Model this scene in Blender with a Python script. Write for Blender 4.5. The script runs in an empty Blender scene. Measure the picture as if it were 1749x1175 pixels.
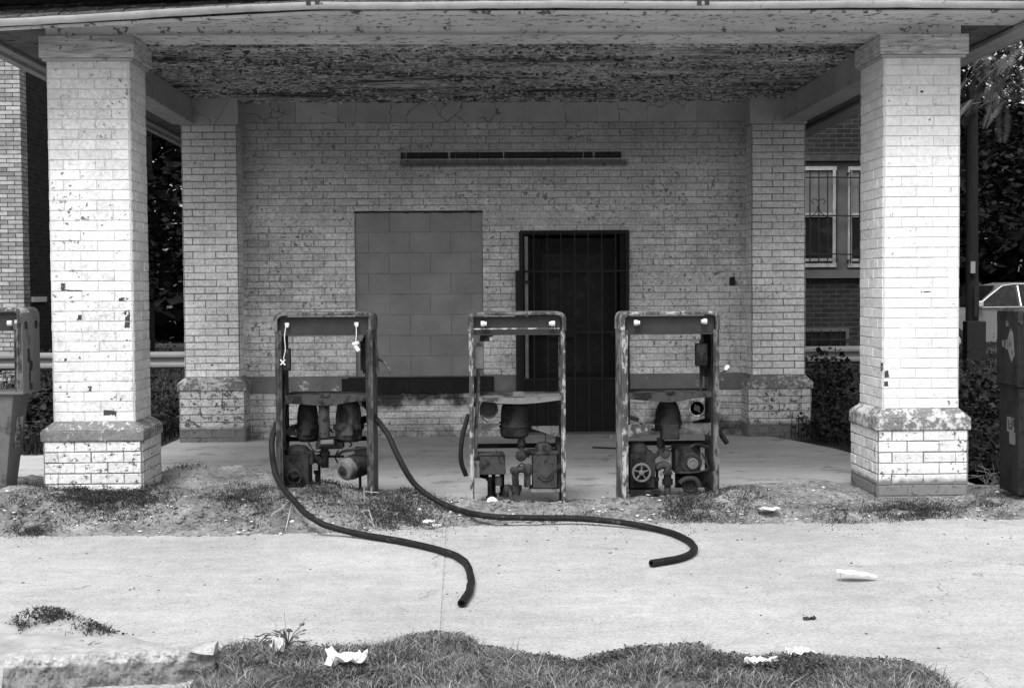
import bpy, math, random
from mathutils import Vector, Matrix, noise

R = random.Random(11)
scene = bpy.context.scene
COL = scene.collection
rad = math.radians

# ---------------------------------------------------------------- camera
CAM = Vector((0, 0, 1.46))
FPX = 2382.0
CROT = Matrix.Rotation(rad(-1.6), 3, 'Z') @ Matrix.Rotation(rad(90 - 2.26), 3, 'X') @ Matrix.Rotation(rad(-0.40), 3, 'Z')
cam_data = bpy.data.cameras.new('camera')
cam = bpy.data.objects.new('camera', cam_data)
COL.objects.link(cam)
cam.matrix_world = Matrix.Translation(CAM) @ CROT.to_4x4()
cam_data.sensor_width = 36
cam_data.lens = 36 * FPX / 1749.0
cam_data.clip_start = .05
cam_data.clip_end = 1500
scene.camera = cam

# ---------------------------------------------------------------- sky, sun, exposure
SUN_EL, SUN_AZ = 58.0, 200.0        # azimuth measured from +Y towards +X
world = bpy.data.worlds.new("World")
scene.world = world
world.use_nodes = True
wn = world.node_tree
wn.nodes.clear()
sky = wn.nodes.new('ShaderNodeTexSky')
sky.sky_type = 'NISHITA'
sky.sun_disc = False
sky.sun_elevation = rad(SUN_EL)
sky.sun_rotation = rad(SUN_AZ)
sky.air_density = 1.0
sky.dust_density = 4.0
bw = wn.nodes.new('ShaderNodeRGBToBW')
bg = wn.nodes.new('ShaderNodeBackground')
wo = wn.nodes.new('ShaderNodeOutputWorld')
bg.inputs['Strength'].default_value = 0.15
wn.links.new(sky.outputs[0], bw.inputs[0])
wn.links.new(bw.outputs[0], bg.inputs['Color'])
wn.links.new(bg.outputs[0], wo.inputs['Surface'])

sd = bpy.data.lights.new('sun', 'SUN')
sd.energy = 1.1
sd.angle = rad(22)
sd.color = (1, 1, 1)
sun = bpy.data.objects.new('sun', sd)
COL.objects.link(sun)
sdir = Vector((math.sin(rad(SUN_AZ)) * math.cos(rad(SUN_EL)), math.cos(rad(SUN_AZ)) * math.cos(rad(SUN_EL)), math.sin(rad(SUN_EL))))
sun.rotation_euler = sdir.to_track_quat('Z', 'Y').to_euler()
sun.location = (0, -10, 20)

scene.view_settings.view_transform = 'Standard'
scene.view_settings.look = 'None'
scene.view_settings.exposure = 0.95
scene.view_settings.gamma = 1

# ---------------------------------------------------------------- measuring helpers (real depth given, photo survey in pixels)
def ray(x, y):
    return CROT @ Vector(((x - 874.5) / FPX, -(y - 587.5) / FPX, -1))
def P(x, y, Y):
    d = ray(x, y); return CAM + d * (Y / d.y)
def G(x, y, z=0.0):
    d = ray(x, y); return CAM + d * ((z - CAM.z) / d.z)

OFF = {}
def meta(o, label=None, cat=None, group=None, kind=None):
    if label: o['label'] = label
    if cat: o['category'] = cat
    if group: o['group'] = group
    if kind: o['kind'] = kind
    return o
def root(name, loc, label=None, cat=None, group=None):
    o = bpy.data.objects.new(name, None); COL.objects.link(o)
    o.empty_display_size = .1
    o.location = loc
    OFF[o.name] = Vector(loc)
    return meta(o, label, cat, group)

class MB:
    def __init__(s): s.v = []; s.f = []; s.c = []
    def add(s, vs, fs, c=.5):
        n = len(s.v); s.v += [tuple(p) for p in vs]
        s.f += [tuple(i + n for i in f) for f in fs]; s.c += [c] * len(fs)
    def box(s, x0, x1, y0, y1, z0, z1, c=.5):
        s.add([(x0,y0,z0),(x1,y0,z0),(x1,y1,z0),(x0,y1,z0),(x0,y0,z1),(x1,y0,z1),(x1,y1,z1),(x0,y1,z1)],
              [(3,2,1,0),(4,5,6,7),(0,1,5,4),(1,2,6,5),(2,3,7,6),(3,0,4,7)], c)
    def hexa(s, b, t, c=.5):        # bottom ring, top ring (4 points each, ccw from above)
        s.add(list(b) + list(t), [(3,2,1,0),(4,5,6,7),(0,1,5,4),(1,2,6,5),(2,3,7,6),(3,0,4,7)], c)
    def beam(s, a, b, w, h, up=(0,0,1), c=.5):
        a = Vector(a); b = Vector(b); d = (b - a).normalized(); u = Vector(up)
        if abs(d.dot(u)) > .98: u = Vector((0, 1, 0))
        r = d.cross(u).normalized() * w / 2; q = r.cross(d).normalized() * h / 2
        s.add([a-r-q,a+r-q,a+r+q,a-r+q,b-r-q,b+r-q,b+r+q,b-r+q],
              [(0,1,2,3),(7,6,5,4),(4,5,1,0),(5,6,2,1),(6,7,3,2),(7,4,0,3)], c)
    def prism(s, poly, y0, y1, c=.5, plane='XZ'):
        n = len(poly)
        if plane == 'XZ': a = [(x, y0, z) for x, z in poly]; b = [(x, y1, z) for x, z in poly]
        elif plane == 'YZ': a = [(y0, x, z) for x, z in poly]; b = [(y1, x, z) for x, z in poly]
        else: a = [(x, z, y0) for x, z in poly]; b = [(x, z, y1) for x, z in poly]
        fs = [tuple(range(n)), tuple(range(2*n-1, n-1, -1))] + [(i, n+i, n+(i+1) % n, (i+1) % n) for i in range(n)]
        s.add(a + b, fs, c)
    def lathe(s, o, axis, prof, n=20, c=.5, ph=0, sq=1.0):
        o = Vector(o); ax = Vector(axis).normalized()
        u = ax.orthogonal().normalized()
        if abs(ax.z) > .9: u = Vector((1, 0, 0))
        elif abs(ax.y) > .9: u = Vector((1, 0, 0))
        w = ax.cross(u)
        vs = []
        for r, h in prof:
            for k in range(n):
                a = ph + 2 * math.pi * k / n
                vs.append(o + ax*h + u*math.cos(a)*r + w*math.sin(a)*r*sq)
        fs = []
        for j in range(len(prof)-1):
            for k in range(n):
                fs.append((j*n+k, j*n+(k+1) % n, (j+1)*n+(k+1) % n, (j+1)*n+k))
        m = len(prof)
        if prof[0][0] > 1e-5: fs.append(tuple(reversed(range(n))))
        if prof[-1][0] > 1e-5: fs.append(tuple((m-1)*n+k for k in range(n)))
        s.add(vs, fs, c)
    def cyl(s, a, b, r0, r1=None, n=14, c=.5):
        a = Vector(a); b = Vector(b)
        s.lathe(a, b - a, [(r0, 0), (r0 if r1 is None else r1, (b - a).length)], n, c)
    def tube(s, pts, r, n=10, c=.5, caps=True):
        pts = [Vector(p) for p in pts]; m = len(pts)
        rr = r if isinstance(r, (list, tuple)) else [r]*m
        t = (pts[1]-pts[0]).normalized(); u = t.orthogonal().normalized(); vs = []
        for i, p in enumerate(pts):
            if i == 0: d = pts[1]-pts[0]
            elif i == m-1: d = pts[-1]-pts[-2]
            else: d = pts[i+1]-pts[i-1]
            d.normalize(); u = (u - d*u.dot(d)).normalized(); w = d.cross(u)
            for k in range(n):
                a = 2*math.pi*k/n
                vs.append(p + (u*math.cos(a)+w*math.sin(a))*rr[i])
        fs = [(i*n+k, i*n+(k+1) % n, (i+1)*n+(k+1) % n, (i+1)*n+k) for i in range(m-1) for k in range(n)]
        if caps: fs += [tuple(reversed(range(n))), tuple((m-1)*n+k for k in range(n))]
        s.add(vs, fs, c)
    def build(s, name, mat, parent=None, smooth=None, local=False, bevel=0, kind=None, label=None):
        me = bpy.data.meshes.new(name)
        off = Vector((0, 0, 0))
        if parent is not None:
            off = OFF[parent.name]
        v = s.v if (local or off.length == 0) else [(p[0]-off.x, p[1]-off.y, p[2]-off.z) for p in s.v]
        me.from_pydata(v, [], s.f)
        at = me.attributes.new('v', 'FLOAT', 'FACE')
        at.data.foreach_set('value', s.c)
        if smooth is not None:
            me.polygons.foreach_set('use_smooth', [True]*len(me.polygons))
            me.set_sharp_from_angle(angle=rad(smooth))
        me.materials.append(mat)
        me.validate(); me.update()
        o = bpy.data.objects.new(name, me); COL.objects.link(o)
        OFF[o.name] = off
        if parent is not None: o.parent = parent
        if bevel:
            b = o.modifiers.new('bevel', 'BEVEL'); b.width = bevel; b.segments = 2; b.limit_method = 'ANGLE'; b.angle_limit = rad(40)
        if kind: o['kind'] = kind
        if label: o['label'] = label
        return o

def spline(pts, per=8):
    pts = [Vector(p) for p in pts]; out = []
    q = [pts[0]*2-pts[1]] + pts + [pts[-1]*2-pts[-2]]
    for i in range(1, len(q)-2):
        p0, p1, p2, p3 = q[i-1], q[i], q[i+1], q[i+2]
        for k in range(per):
            t = k/per
            out.append(.5*((2*p1)+(p2-p0)*t+(2*p0-5*p1+4*p2-p3)*t*t+(3*p1-p0-3*p2+p3)*t*t*t))
    out.append(pts[-1]); return out

# ---------------------------------------------------------------- material toolkit (everything is neutral grey: black and white film)
class MT:
    def __init__(s, name, rough=.85, spec=.3):
        s.m = bpy.data.materials.new(name); s.m.use_nodes = True
        s.t = s.m.node_tree; s.t.nodes.clear()
        s.out = s.t.nodes.new('ShaderNodeOutputMaterial'); s.b = s.t.nodes.new('ShaderNodeBsdfPrincipled')
        s.t.links.new(s.b.outputs[0], s.out.inputs['Surface'])
        s.b.inputs['Roughness'].default_value = rough
        s.b.inputs['Specular IOR Level'].default_value = spec
        s.tc = s.t.nodes.new('ShaderNodeTexCoord')
        s.co = s.tc.outputs['Object']
    def link(s, v, sock):
        if isinstance(v, bpy.types.NodeSocket): s.t.links.new(v, sock)
        else: sock.default_value = v
    def xyz(s):
        n = s.t.nodes.new('ShaderNodeSeparateXYZ'); s.t.links.new(s.co, n.inputs[0]); return n.outputs
    def scaled(s, sx, sy, sz, vec=None):
        n = s.t.nodes.new('ShaderNodeMapping'); s.t.links.new(vec or s.co, n.inputs[0]); n.inputs['Scale'].default_value = (sx, sy, sz); return n.outputs[0]
    def noise(s, scale, detail=4, rough=.55, dist=0, vec=None):
        n = s.t.nodes.new('ShaderNodeTexNoise'); s.t.links.new(vec or s.co, n.inputs['Vector'])
        n.inputs['Scale'].default_value = scale; n.inputs['Detail'].default_value = detail
        n.inputs['Roughness'].default_value = rough; n.inputs['Distortion'].default_value = dist
        return n.outputs[0]
    def voro(s, scale, feature='F1', vec=None, out=0):
        n = s.t.nodes.new('ShaderNodeTexVoronoi'); n.feature = feature
        s.t.links.new(vec or s.co, n.inputs['Vector']); n.inputs['Scale'].default_value = scale
        return n.outputs[out]
    def math(s, op, a, b=0, c=0):
        n = s.t.nodes.new('ShaderNodeMath'); n.operation = op
        s.link(a, n.inputs[0]); s.link(b, n.inputs[1]); s.link(c, n.inputs[2]); return n.outputs[0]
    def map(s, x, a, b, c=0.0, d=1.0, smooth=False):
        n = s.t.nodes.new('ShaderNodeMapRange'); n.clamp = True
        if smooth: n.interpolation_type = 'SMOOTHSTEP'
        for v, k in ((x, 0), (a, 1), (b, 2), (c, 3), (d, 4)): s.link(v, n.inputs[k])
        return n.outputs[0]
    def mix(s, f, a, b): return s.map(f, 0.0, 1.0, a, b)
    def mul(s, a, b): return s.math('MULTIPLY', a, b)
    def addn(s, a, b): return s.math('ADD', a, b)
    def attr(s, name='v'):
        n = s.t.nodes.new('ShaderNodeAttribute'); n.attribute_name = name; return n.outputs['Fac']
    def rect(s, X, Z, x0, x1, z0, z1, sx, sz, wob=0):
        if wob:
            w = s.math('MULTIPLY_ADD', s.noise(6, 5), wob, -wob/2)
            X = s.addn(X, w); Z = s.addn(Z, w)
        a = s.map(X, x0-sx, x0+sx, 0., 1., True); b = s.map(X, x1-sx, x1+sx, 1., 0., True)
        c = s.map(Z, z0-sz, z0+sz, 0., 1., True); d = s.map(Z, z1-sz, z1+sz, 1., 0., True)
        return s.mul(s.mul(a, b), s.mul(c, d))
    def color(s, v): s.t.links.new(v, s.b.inputs['Base Color']) if isinstance(v, bpy.types.NodeSocket) else setattr(s.b.inputs['Base Color'], 'default_value', (v, v, v, 1)); return s
    def bump(s, h, dist=.005, strength=1.0):
        n = s.t.nodes.new('ShaderNodeBump'); n.inputs['Distance'].default_value = dist; n.inputs['Strength'].default_value = strength
        s.t.links.new(h, n.inputs['Height']); s.t.links.new(n.outputs[0], s.b.inputs['Normal']); return s

def paint_brick(name, white=.74, chips=.60, chipc=.11, grime=.35, craze=.5, extra=None, vamp=.14):
    m = MT(name, .8, .25)
    v = m.attr()
    base = m.addn(white - vamp/2, m.mul(v, vamp))
    g = m.map(m.noise(1.7, 6, .65), .42, .72)
    g2 = m.map(m.noise(11, 5, .7), .45, .75)
    base = m.mul(base, m.mix(m.mul(g, grime), 1.0, .3))
    base = m.mul(base, m.mix(m.mul(g2, grime*.8), 1.0, .5))
    base = m.mul(base, m.map(m.noise(34, 6, .85), .36, .62, 1-.12-grime*.5, 1.05+grime*.22))
    nn = m.t.nodes.new('ShaderNodeTexNoise'); nn.inputs['Scale'].default_value = 30; nn.inputs['Detail'].default_value = 5
    m.t.links.new(m.co, nn.inputs['Vector']); mv = m.t.nodes.new('ShaderNodeVectorMath'); mv.operation = 'MULTIPLY_ADD'; mv.inputs[1].default_value = (.04, .04, .04)
    m.t.links.new(nn.outputs['Color'], mv.inputs[0]); m.t.links.new(m.co, mv.inputs[2])
    ed = m.voro(24, 'DISTANCE_TO_EDGE', vec=mv.outputs[0])
    cr = m.mul(m.map(ed, 0.02, .07, 1., 0.), m.mul(m.map(m.noise(3.1, 4, .6), .44, .56), craze))
    base = m.mul(base, m.mix(cr, 1.0, .35))
    loc = m.math('MULTIPLY_ADD', m.noise(2.3, 3), .22, -.11)
    ch = m.map(m.addn(m.noise(26, 7, .68), loc), chips, chips + .03)
    base = m.mix(ch, base, chipc)
    if extra: base = extra(m, base)
    m.color(base)
    h = m.addn(m.mul(m.noise(70, 5, .7), .5), m.math('MULTIPLY_ADD', ch, -.9, m.mul(m.noise(14, 3), .8)))
    m.bump(h, .007, .9)
    return m.m

def plain(name, a, b, scale=8, rough=.85, bump=.003, bscale=40, spec=.3, stretch=(1,1,1), metal=0.0, speck=None):
    m = MT(name, rough, spec)
    vec = m.scaled(*stretch)
    n = m.noise(scale, 6, .62, vec=vec)
    c = m.map(n, .3, .7, a, b)
    c = m.mul(c, m.mix(m.attr(), .82, 1.18))
    if speck:
        c = m.mix(m.map(m.noise(speck[0], 6, .7), speck[1], speck[1]+.05), c, speck[2])
    m.color(c)
    m.b.inputs['Metallic'].default_value = metal
    if bump: m.bump(m.noise(bscale, 5, .7, vec=vec), bump, .8)
    return m.m

# ---------------------------------------------------------------- brick laying
def slab(mb, O, U, N, u0, u1, z0, z1, t, ch, c, jit=.0012):
    j = R.uniform(-jit, jit); tt = t + j; k = R.uniform(-jit, jit)
    O = Vector(O)
    def q(u, z, n): p = O + U*u + N*n; return (p.x, p.y, z)
    vs = [q(u0,z0,-.002),q(u1,z0,-.002),q(u1,z1,-.002),q(u0,z1,-.002),
          q(u0,z0,tt-ch),q(u1,z0,tt-ch+k),q(u1,z1,tt-ch+k),q(u0,z1,tt-ch),
          q(u0+ch,z0+ch,tt),q(u1-ch,z0+ch,tt+k),q(u1-ch,z1-ch,tt+k),q(u0+ch,z1-ch,tt)]
    fs = [(0,1,5,4),(1,2,6,5),(2,3,7,6),(3,0,4,7),(4,5,9,8),(5,6,10,9),(6,7,11,10),(7,4,8,11),(8,9,10,11)]
    if N.cross(U).z > 0: pass
    else: fs = [tuple(reversed(f)) for f in fs]
    mb.add(vs, fs, c)

def lay(mb, O, U, N, width, z0, z1, course=.0677, blen=.2159, gap=.008, t=.012, ch=.003, dep=.006, phase=0, holes=(), patches=(), vfn=None, start=0):
    """lay individual bricks over a face; holes and patches are (u0,u1,z0,z1) in the face's own metres"""
    U = Vector(U); N = Vector(N)
    O = Vector(O) + N*(t-dep); t = dep
    nC = max(1, round((z1-z0)/course)); course = (z1-z0)/nC
    for i in range(nC):
        za = z0 + i*course; zb = za + course; zm = (za+zb)/2
        segs = [(0, width)]
        for h in holes:
            if h[2] < zm < h[3]:
                ns = []
                for a, b in segs:
                    if h[1] <= a or h[0] >= b: ns.append((a, b)); continue
                    if h[0] > a: ns.append((a, h[0]))
                    if h[1] < b: ns.append((h[1], b))
                segs = ns
        off = phase + ((i+start) % 2)*blen/2
        for a, b in segs:
            u = -off
            cuts = [a]
            while u < b:
                if u > a + .03 and u < b - .03:
                    pa = [p for p in patches if p[2] < zm < p[3] and p[0] < u < p[1]]
                    if not pa: cuts.append(u + R.uniform(-.004, .004))
                u += blen
            cuts.append(b)
            for k in range(len(cuts)-1):
                l, r = cuts[k], cuts[k+1]
                gl = gap/2*R.choice((.15, .5, 1, 1.2)) if k > 0 else R.uniform(-.001, .003); gr = gap/2*R.choice((.15, .5, 1, 1.2)) if k < len(cuts)-2 else R.uniform(-.001, .003)
                pm = [p for p in patches if p[2] < zm < p[3] and p[0] < (l+r)/2 < p[1]]
                gz = .0012 if pm else gap/2*R.choice((.5, .8, 1, 1.15))
                c = R.random() if vfn is None else vfn((l+r)/2, zm)
                if r-l > .02: slab(mb, O, U, N, l+gl, r-gr, za+gz+R.uniform(-.0008,.0008), zb-gz+R.uniform(-.0008,.0008), t, ch, c)
# ================================================================ THE STATION
YF = 9.35          # front face of the porch columns
YW = 13.75         # main wall
YP = 13.50         # front of the corner pilasters

def column_top_grey(m, base):      # paint turns greyer towards the top of the shaft
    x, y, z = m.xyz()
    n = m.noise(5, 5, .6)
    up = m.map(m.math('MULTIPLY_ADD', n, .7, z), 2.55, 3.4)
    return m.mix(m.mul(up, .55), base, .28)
def spots(lst, Y, also=None, rn='service_station'):
    def f(m, base):
        if also: base = also(m, base)
        x, y, z = m.xyz(); o = OFF[rn]; tot = None
        for (a0, b0, a1, b1) in lst:
            p = P(a0, b1, Y); q = P(a1, b0, Y); s = .004
            r = m.rect(x, z, p.x-o.x, q.x-o.x, p.z, q.z, s, s, .05)
            tot = r if tot is None else m.math('MAXIMUM', tot, r)
        tot = m.mul(m.mul(tot, m.map(y, Y-o.y+.03, Y-o.y+.06, 1., 0.)), m.map(m.noise(45, 3), .34, .42))
        return m.mix(m.map(tot, .3, .5), base, .05)
    return f
station = root('service_station', (0.09, 13.7, 0),
    'abandoned brick service station with peeling white paint and a columned porch over the pumps', 'building')
M_COLUMN = paint_brick('chipped painted column brick', .80, .625, grime=.3, craze=.38, chipc=.14,
    extra=spots([(104,484,111,495),(105,494,142,497),(213,530,221,560),(176,701,200,710),(150,660,156,668),(228,535,236,541),(205,507,214,513),(244,545,250,585),(134,537,141,545),(110,612,114,617),(240,500,246,512)], YF, column_top_grey))
M_COLUMNR = paint_brick('painted column brick', .80, .65, grime=.15, craze=.2, chipc=.2,
    extra=spots([(1509,633,1517,646),(1508,652,1516,662),(1507,620,1510,634),(1572,498,1590,500),(1490,546,1495,550),(1585,203,1589,207),(1571,156,1576,160)], YF, column_top_grey))
M_COLBASE = paint_brick('painted footing brick', .74, .60, grime=.3, craze=.35)

def wall_extra(m, base):
    x, y, z = m.xyz()
    def rc(px0, py0, px1, py1, sx, sz, wob=0.0):
        a = P(px0, py1, YW); b = P(px1, py0, YW)
        o = OFF['service_station']
        return m.rect(x, z, a.x-o.x, b.x-o.x, a.z-o.z, b.z-o.z, sx, sz, wob)
    # upper courses are weathered
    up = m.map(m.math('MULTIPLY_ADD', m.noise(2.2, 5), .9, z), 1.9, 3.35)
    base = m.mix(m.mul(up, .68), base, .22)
    cl = m.map(m.noise(1.1, 5, .6), .40, .60, .84, 1.08); base = m.mul(base, cl)
    # ghost of the old lamp board: dark strip with pale vertical streaks
    st = m.map(m.noise(30, 3, vec=m.scaled(1, 1, .02)), .60, .66)
    dark = m.mul(rc(684, 259, 1066, 272, .012, .006, .004), m.mix(st, .96, .25))
    base = m.mix(dark, base, .012)
    dark2 = m.mul(rc(684, 272, 1072, 286, .03, .012, .02), .72)
    base = m.mix(dark2, base, .04)
    # soot around and under the window ledge
    soot = m.mul(rc(585, 640, 852, 696, .10, .06, .16), m.map(m.noise(6, 5), .30, .52))
    base = m.mix(m.mul(soot, .92), base, .02)
    # oily patch by the right-hand pilaster and round the door foot
    oil = m.mul(rc(1080, 690, 1300, 760, .35, .10, .2), m.map(m.noise(5, 4), .35, .62))
    base = m.mix(m.mul(oil, .9), base, .03)
    low = m.mul(m.map(z, .0, .24, 1., 0.), m.map(m.noise(6, 4), .35, .55))
    base = m.mix(m.mul(low, .8), base, .07)
    return base

M_WALL = paint_brick('painted wall brick', .93, .62, grime=.5, craze=.6, extra=wall_extra, vamp=.26, chipc=.18)
M_WALLMORTAR = paint_brick('wall joint paint', .36, .7, grime=.5, craze=.2, extra=wall_extra, vamp=0)
M_MORTAR = plain('painted mortar', .22, .34, 20, bump=.002)
M_MORTARC = plain('column joint paint', .42, .55, 20, bump=.002)
M_MORTARD = plain('dirty mortar', .10, .2, 20, bump=.002)
M_LEDGE = plain('grey ledge paint', .15, .24, 5, .8, .003, 60, speck=(7, .62, .62))
lm = MT('flaking column ledge paint', .85, .2)
_a = lm.map(lm.addn(lm.noise(24, 8, .8), lm.mul(lm.noise(4, 4), .5)), .72, .80)
_b = lm.mix(_a, lm.map(lm.noise(30, 5, .8), .35, .65, .14, .26), .62)
_b = lm.mix(lm.map(lm.noise(60, 5, .8), .60, .66), _b, .07)
lm.color(_b); lm.bump(lm.addn(lm.noise(50, 6, .8), lm.mul(_a, .5)), .008, 1.0); M_LEDGEW = lm.m
M_BLOCK = plain('unpainted concrete block', .24, .34, 3, .95, .003, 90)
M_TRIM = plain('weathered white trim paint', .42, .60, 3, .7, .003, 60, speck=(16, .56, .12))
M_GREYTRIM = plain('grey beam paint', .24, .34, 2, .75, .002, 50, speck=(14, .60, .08))
M_CAPWOOD = plain('bare grained cap board', .16, .56, 9, .85, .008, 30, stretch=(.8, 1, 7), speck=(22, .6, .08))
M_GUTTER = plain('weathered enamel gutter', .42, .66, 5, .6, .003, 30, spec=.3, speck=(14, .62, .12))
def cracked(name, a, b):
    m = MT(name, .9, .2)
    c = m.mul(m.map(m.noise(2.5, 6, .62), .3, .7, a, b), m.mix(m.attr(), .85, 1.12))
    nn = m.t.nodes.new('ShaderNodeTexNoise'); nn.inputs['Scale'].default_value = 5; nn.inputs['Detail'].default_value = 6
    m.t.links.new(m.co, nn.inputs['Vector']); mv = m.t.nodes.new('ShaderNodeVectorMath'); mv.operation = 'MULTIPLY_ADD'; mv.inputs[1].default_value = (.25, .25, .25)
    m.t.links.new(nn.outputs['Color'], mv.inputs[0]); m.t.links.new(m.co, mv.inputs[2])
    e = m.mul(m.map(m.voro(3.4, 'DISTANCE_TO_EDGE', vec=mv.outputs[0]), .004, .013, 1., 0.), m.map(m.noise(1.5, 2), .45, .5))
    m.color(m.mix(m.mul(e, .7), c, .05)); m.bump(m.addn(m.noise(50, 5, .7), m.mul(e, -2)), .003, .8); return m.m
M_STUCCO = cracked('grey parged band', .28, .38)
M_SOOT = plain('sooty sill', .012, .03, 5, .9, .006, 30, speck=(5, .66, .12))
M_SHINGLE = plain('old asphalt shingles', .03, .09, 30, .95, .006, 60, speck=(40, .6, .3))
M_DARKWOOD = plain('rotten dark wood', .02, .05, 10, .9, .003, 30)
M_IRON = plain('black iron bars', .006, .015, 20, .6, .001, 60)
M_DOORP = plain('dark door paint', .004, .010, 6, .75, .002, 40)
M_JAMB = plain('pale worn jamb', .2, .34, 12, .8, .002, 40)

# ---- walls
pl0 = P(312, 430, YP).x; pl1 = P(408, 430, YP).x
pr0 = P(1283, 430, YP).x; pr1 = P(1376, 430, YP).x
win0 = P(607, 500, YW); win1 = P(825, 500, YW)
wz0 = P(716, 643, YW).z; wz1 = P(716, 361, YW).z
dz1 = P(980, 393, YW).z
dx0 = P(888, 560, YW).x; dx1 = P(1075, 560, YW).x
lz0 = P(850, 668, YW).z; lz1 = P(850, 641, YW).z        # grey ledge band
bz1 = P(850, 209, YW).z; ceil_z = 3.285
u0 = pl1 - .02; uw = pr0 + .02 - u0
def Uh(x): return x - u0
mb = MB()
holes = [(Uh(win0.x), Uh(win1.x), wz0, wz1), (Uh(dx0), Uh(dx1), -1, dz1)]
def pt(a, b, c, d):
    p = P(a, d, YW); q = P(b, c, YW); return (p.x-u0, q.x-u0, p.z, q.z)
patches = [pt(410, 590, 271, 294), pt(410, 604, 361, 385), pt(828, 1120, 361, 390), pt(1110, 1240, 452, 488),
           pt(960, 1283, 272, 292), pt(608, 828, 292, 304), pt(410, 470, 535, 560), pt(1150, 1230, 530, 562)]
def vf(u, z):
    x = u + u0
    if win0.x < x < win1.x + .03 and z > wz1 and z < wz1 + .36: return R.uniform(.95, 1.35)
    return min(1, max(0, R.gauss(.5, .25)))
lay(mb, (u0, YW+.012, 0), (1,0,0), (0,-1,0), uw, lz1, bz1, holes=holes, patches=patches, vfn=vf, phase=.05)
lay(mb, (u0, YW+.012, 0), (1,0,0), (0,-1,0), uw, 0.0, lz0, holes=holes, vfn=vf, phase=.02)
wall = mb.build('wall', M_WALL, station)
mb = MB()                                                # masonry behind the brick faces, with openings
T = .012
def pane(x0, x1, z0, z1): mb.box(x0, x1, YW+.006, YW+.28, z0, z1)
pane(u0, win0.x, 0, 3.3); pane(win0.x, win1.x, 0, wz0); pane(win0.x, win1.x, wz1, 3.3); pane(win1.x, dx0, 0, 3.3); pane(dx0, dx1, dz1, 3.3); pane(dx1, u0+uw, 0, 3.3)
mb.build('mortar', M_WALLMORTAR, wall)
mb = MB()
mb.box(pl0+.05, pl1-.05, YP+.3, 19, 0, 3.25); mb.box(pr0+.05, pr1-.05, YP+.3, 19, 0, 3.25); mb.box(pl0+.05, pr1-.05, 18.8, 19, 0, 3.25)
mb.build('side_wall', M_STUCCO, station)
# grey ledge across the wall, broken by the door, sooty under the window
mb = MB()
for a_, b_ in ((u0, win0.x-.08), (win1.x+.1, dx0), (dx1, u0+uw)):
    mb = MB(); mb.box(a_, b_, YW-.018, YW+.05, lz0, lz1); mb.build('ledge', M_LEDGE, station, bevel=.004)
mb = MB()
n = 90; xa, xb = win0.x-.14, win1.x+.1
for k in range(n):
    a = xa+(xb-xa)*k/n; b = xa+(xb-xa)*(k+1)/n
    w1 = .012*noise.noise(Vector((a*9, 1, 0))); w2 = .012*noise.noise(Vector((b*9, 1, 0)))
    d1 = .045*noise.noise(Vector((a*7, 4, 0)))+.02*noise.noise(Vector((a*25, 4, 0))); d2 = .045*noise.noise(Vector((b*7, 4, 0)))+.02*noise.noise(Vector((b*25, 4, 0)))
    mb.hexa([(a,YW-.045+w1,lz0-.012+d1),(b,YW-.045+w2,lz0-.012+d2),(b,YW+.05,lz0-.03),(a,YW+.05,lz0-.03)],
            [(a,YW-.05+w1,lz1-.03+w1*.8),(b,YW-.05+w2,lz1-.03+w2*.8),(b,YW+.05,lz1+.004),(a,YW+.05,lz1+.004)])
mb.build('window_sill', M_SOOT, station, smooth=70, label='soot-blackened window sill')
# parged band under the ceiling with its cracks
mb = MB()
xs = [u0] + [P(px, 190, YW).x for px in (483, 505, 577, 660, 790, 905, 1020, 1106, 1190)] + [u0+uw]
for i in range(len(xs)-1):
    mb.box(xs[i]+.0015, xs[i+1]-.0015, YW-.006+R.uniform(-.002,.002), YW+.1, bz1+.002, 3.3, R.random())
mb.build('parged_band', M_STUCCO, station)
# blocked window
mb = MB()
lay(mb, (win0.x, YW+.03, 0), (1,0,0), (0,-1,0), win1.x-win0.x, wz0, wz1, course=.2, blen=.403, gap=.004, t=.008, ch=.002, vfn=lambda u, z: R.uniform(.3, .62), phase=.27)
bw_ = mb.build('blocked_window', M_BLOCK, station)
mb = MB(); mb.box(win0.x+.001, win1.x-.001, YW+.03, YW+.2, wz0, wz1); mb.build('mortar', M_BLOCK, bw_)
mb = MB()                                                # ragged torn edge along the lintel
for k in range(26):
    a = win0.x + (win1.x-win0.x)*k/26; b = a + .05
    mb.box(a, b, YW-.004, YW+.02, wz1-.012-R.random()*.008, wz1+.004)
mb.build('lintel_edge', M_DARKWOOD, station)
# switch slot
a = P(1247, 488, YW-.01); b = P(1255, 473, YW-.01)
mb = MB(); mb.box(a.x, b.x, YW-.022, YW+.02, a.z, b.z); mb.build('electric_box', M_IRON, station, bevel=.003)
# door with barred gate
ya = YW
mb = MB()
mb.box(dx0+.001, dx0+.05, ya+.06, ya+.25, 0, dz1-.002); mb.box(dx1-.09, dx1-.001, ya+.03, ya+.25, 0, dz1-.002); mb.box(dx0+.05, dx1-.09, ya+.06, ya+.25, dz1-.05, dz1-.002)
frame = mb.build('door_frame', M_DOORP, station, bevel=.004)
mb = MB(); mb.box(dx0+.052, dx0+.085, ya+.02, ya+.2, .0, dz1-.06); mb.build('jamb', M_JAMB, frame)
mb = MB()
x0, x1 = dx0+.09, dx1-.095; zt = dz1-.07
mb.box(x0, x1, ya+.16, ya+.2, .0, .62); mb.box(x0, x0+.14, ya+.16, ya+.2, .62, zt); mb.box(x1-.14, x1, ya+.16, ya+.2, .62, zt); mb.box(x0+.14, x1-.14, ya+.16, ya+.2, zt-.16, zt)
mb.box(x0+.2, x1-.2, ya+.145, ya+.16, .15, .50)
door = mb.build('door', M_DOORP, station, bevel=.006)
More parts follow.
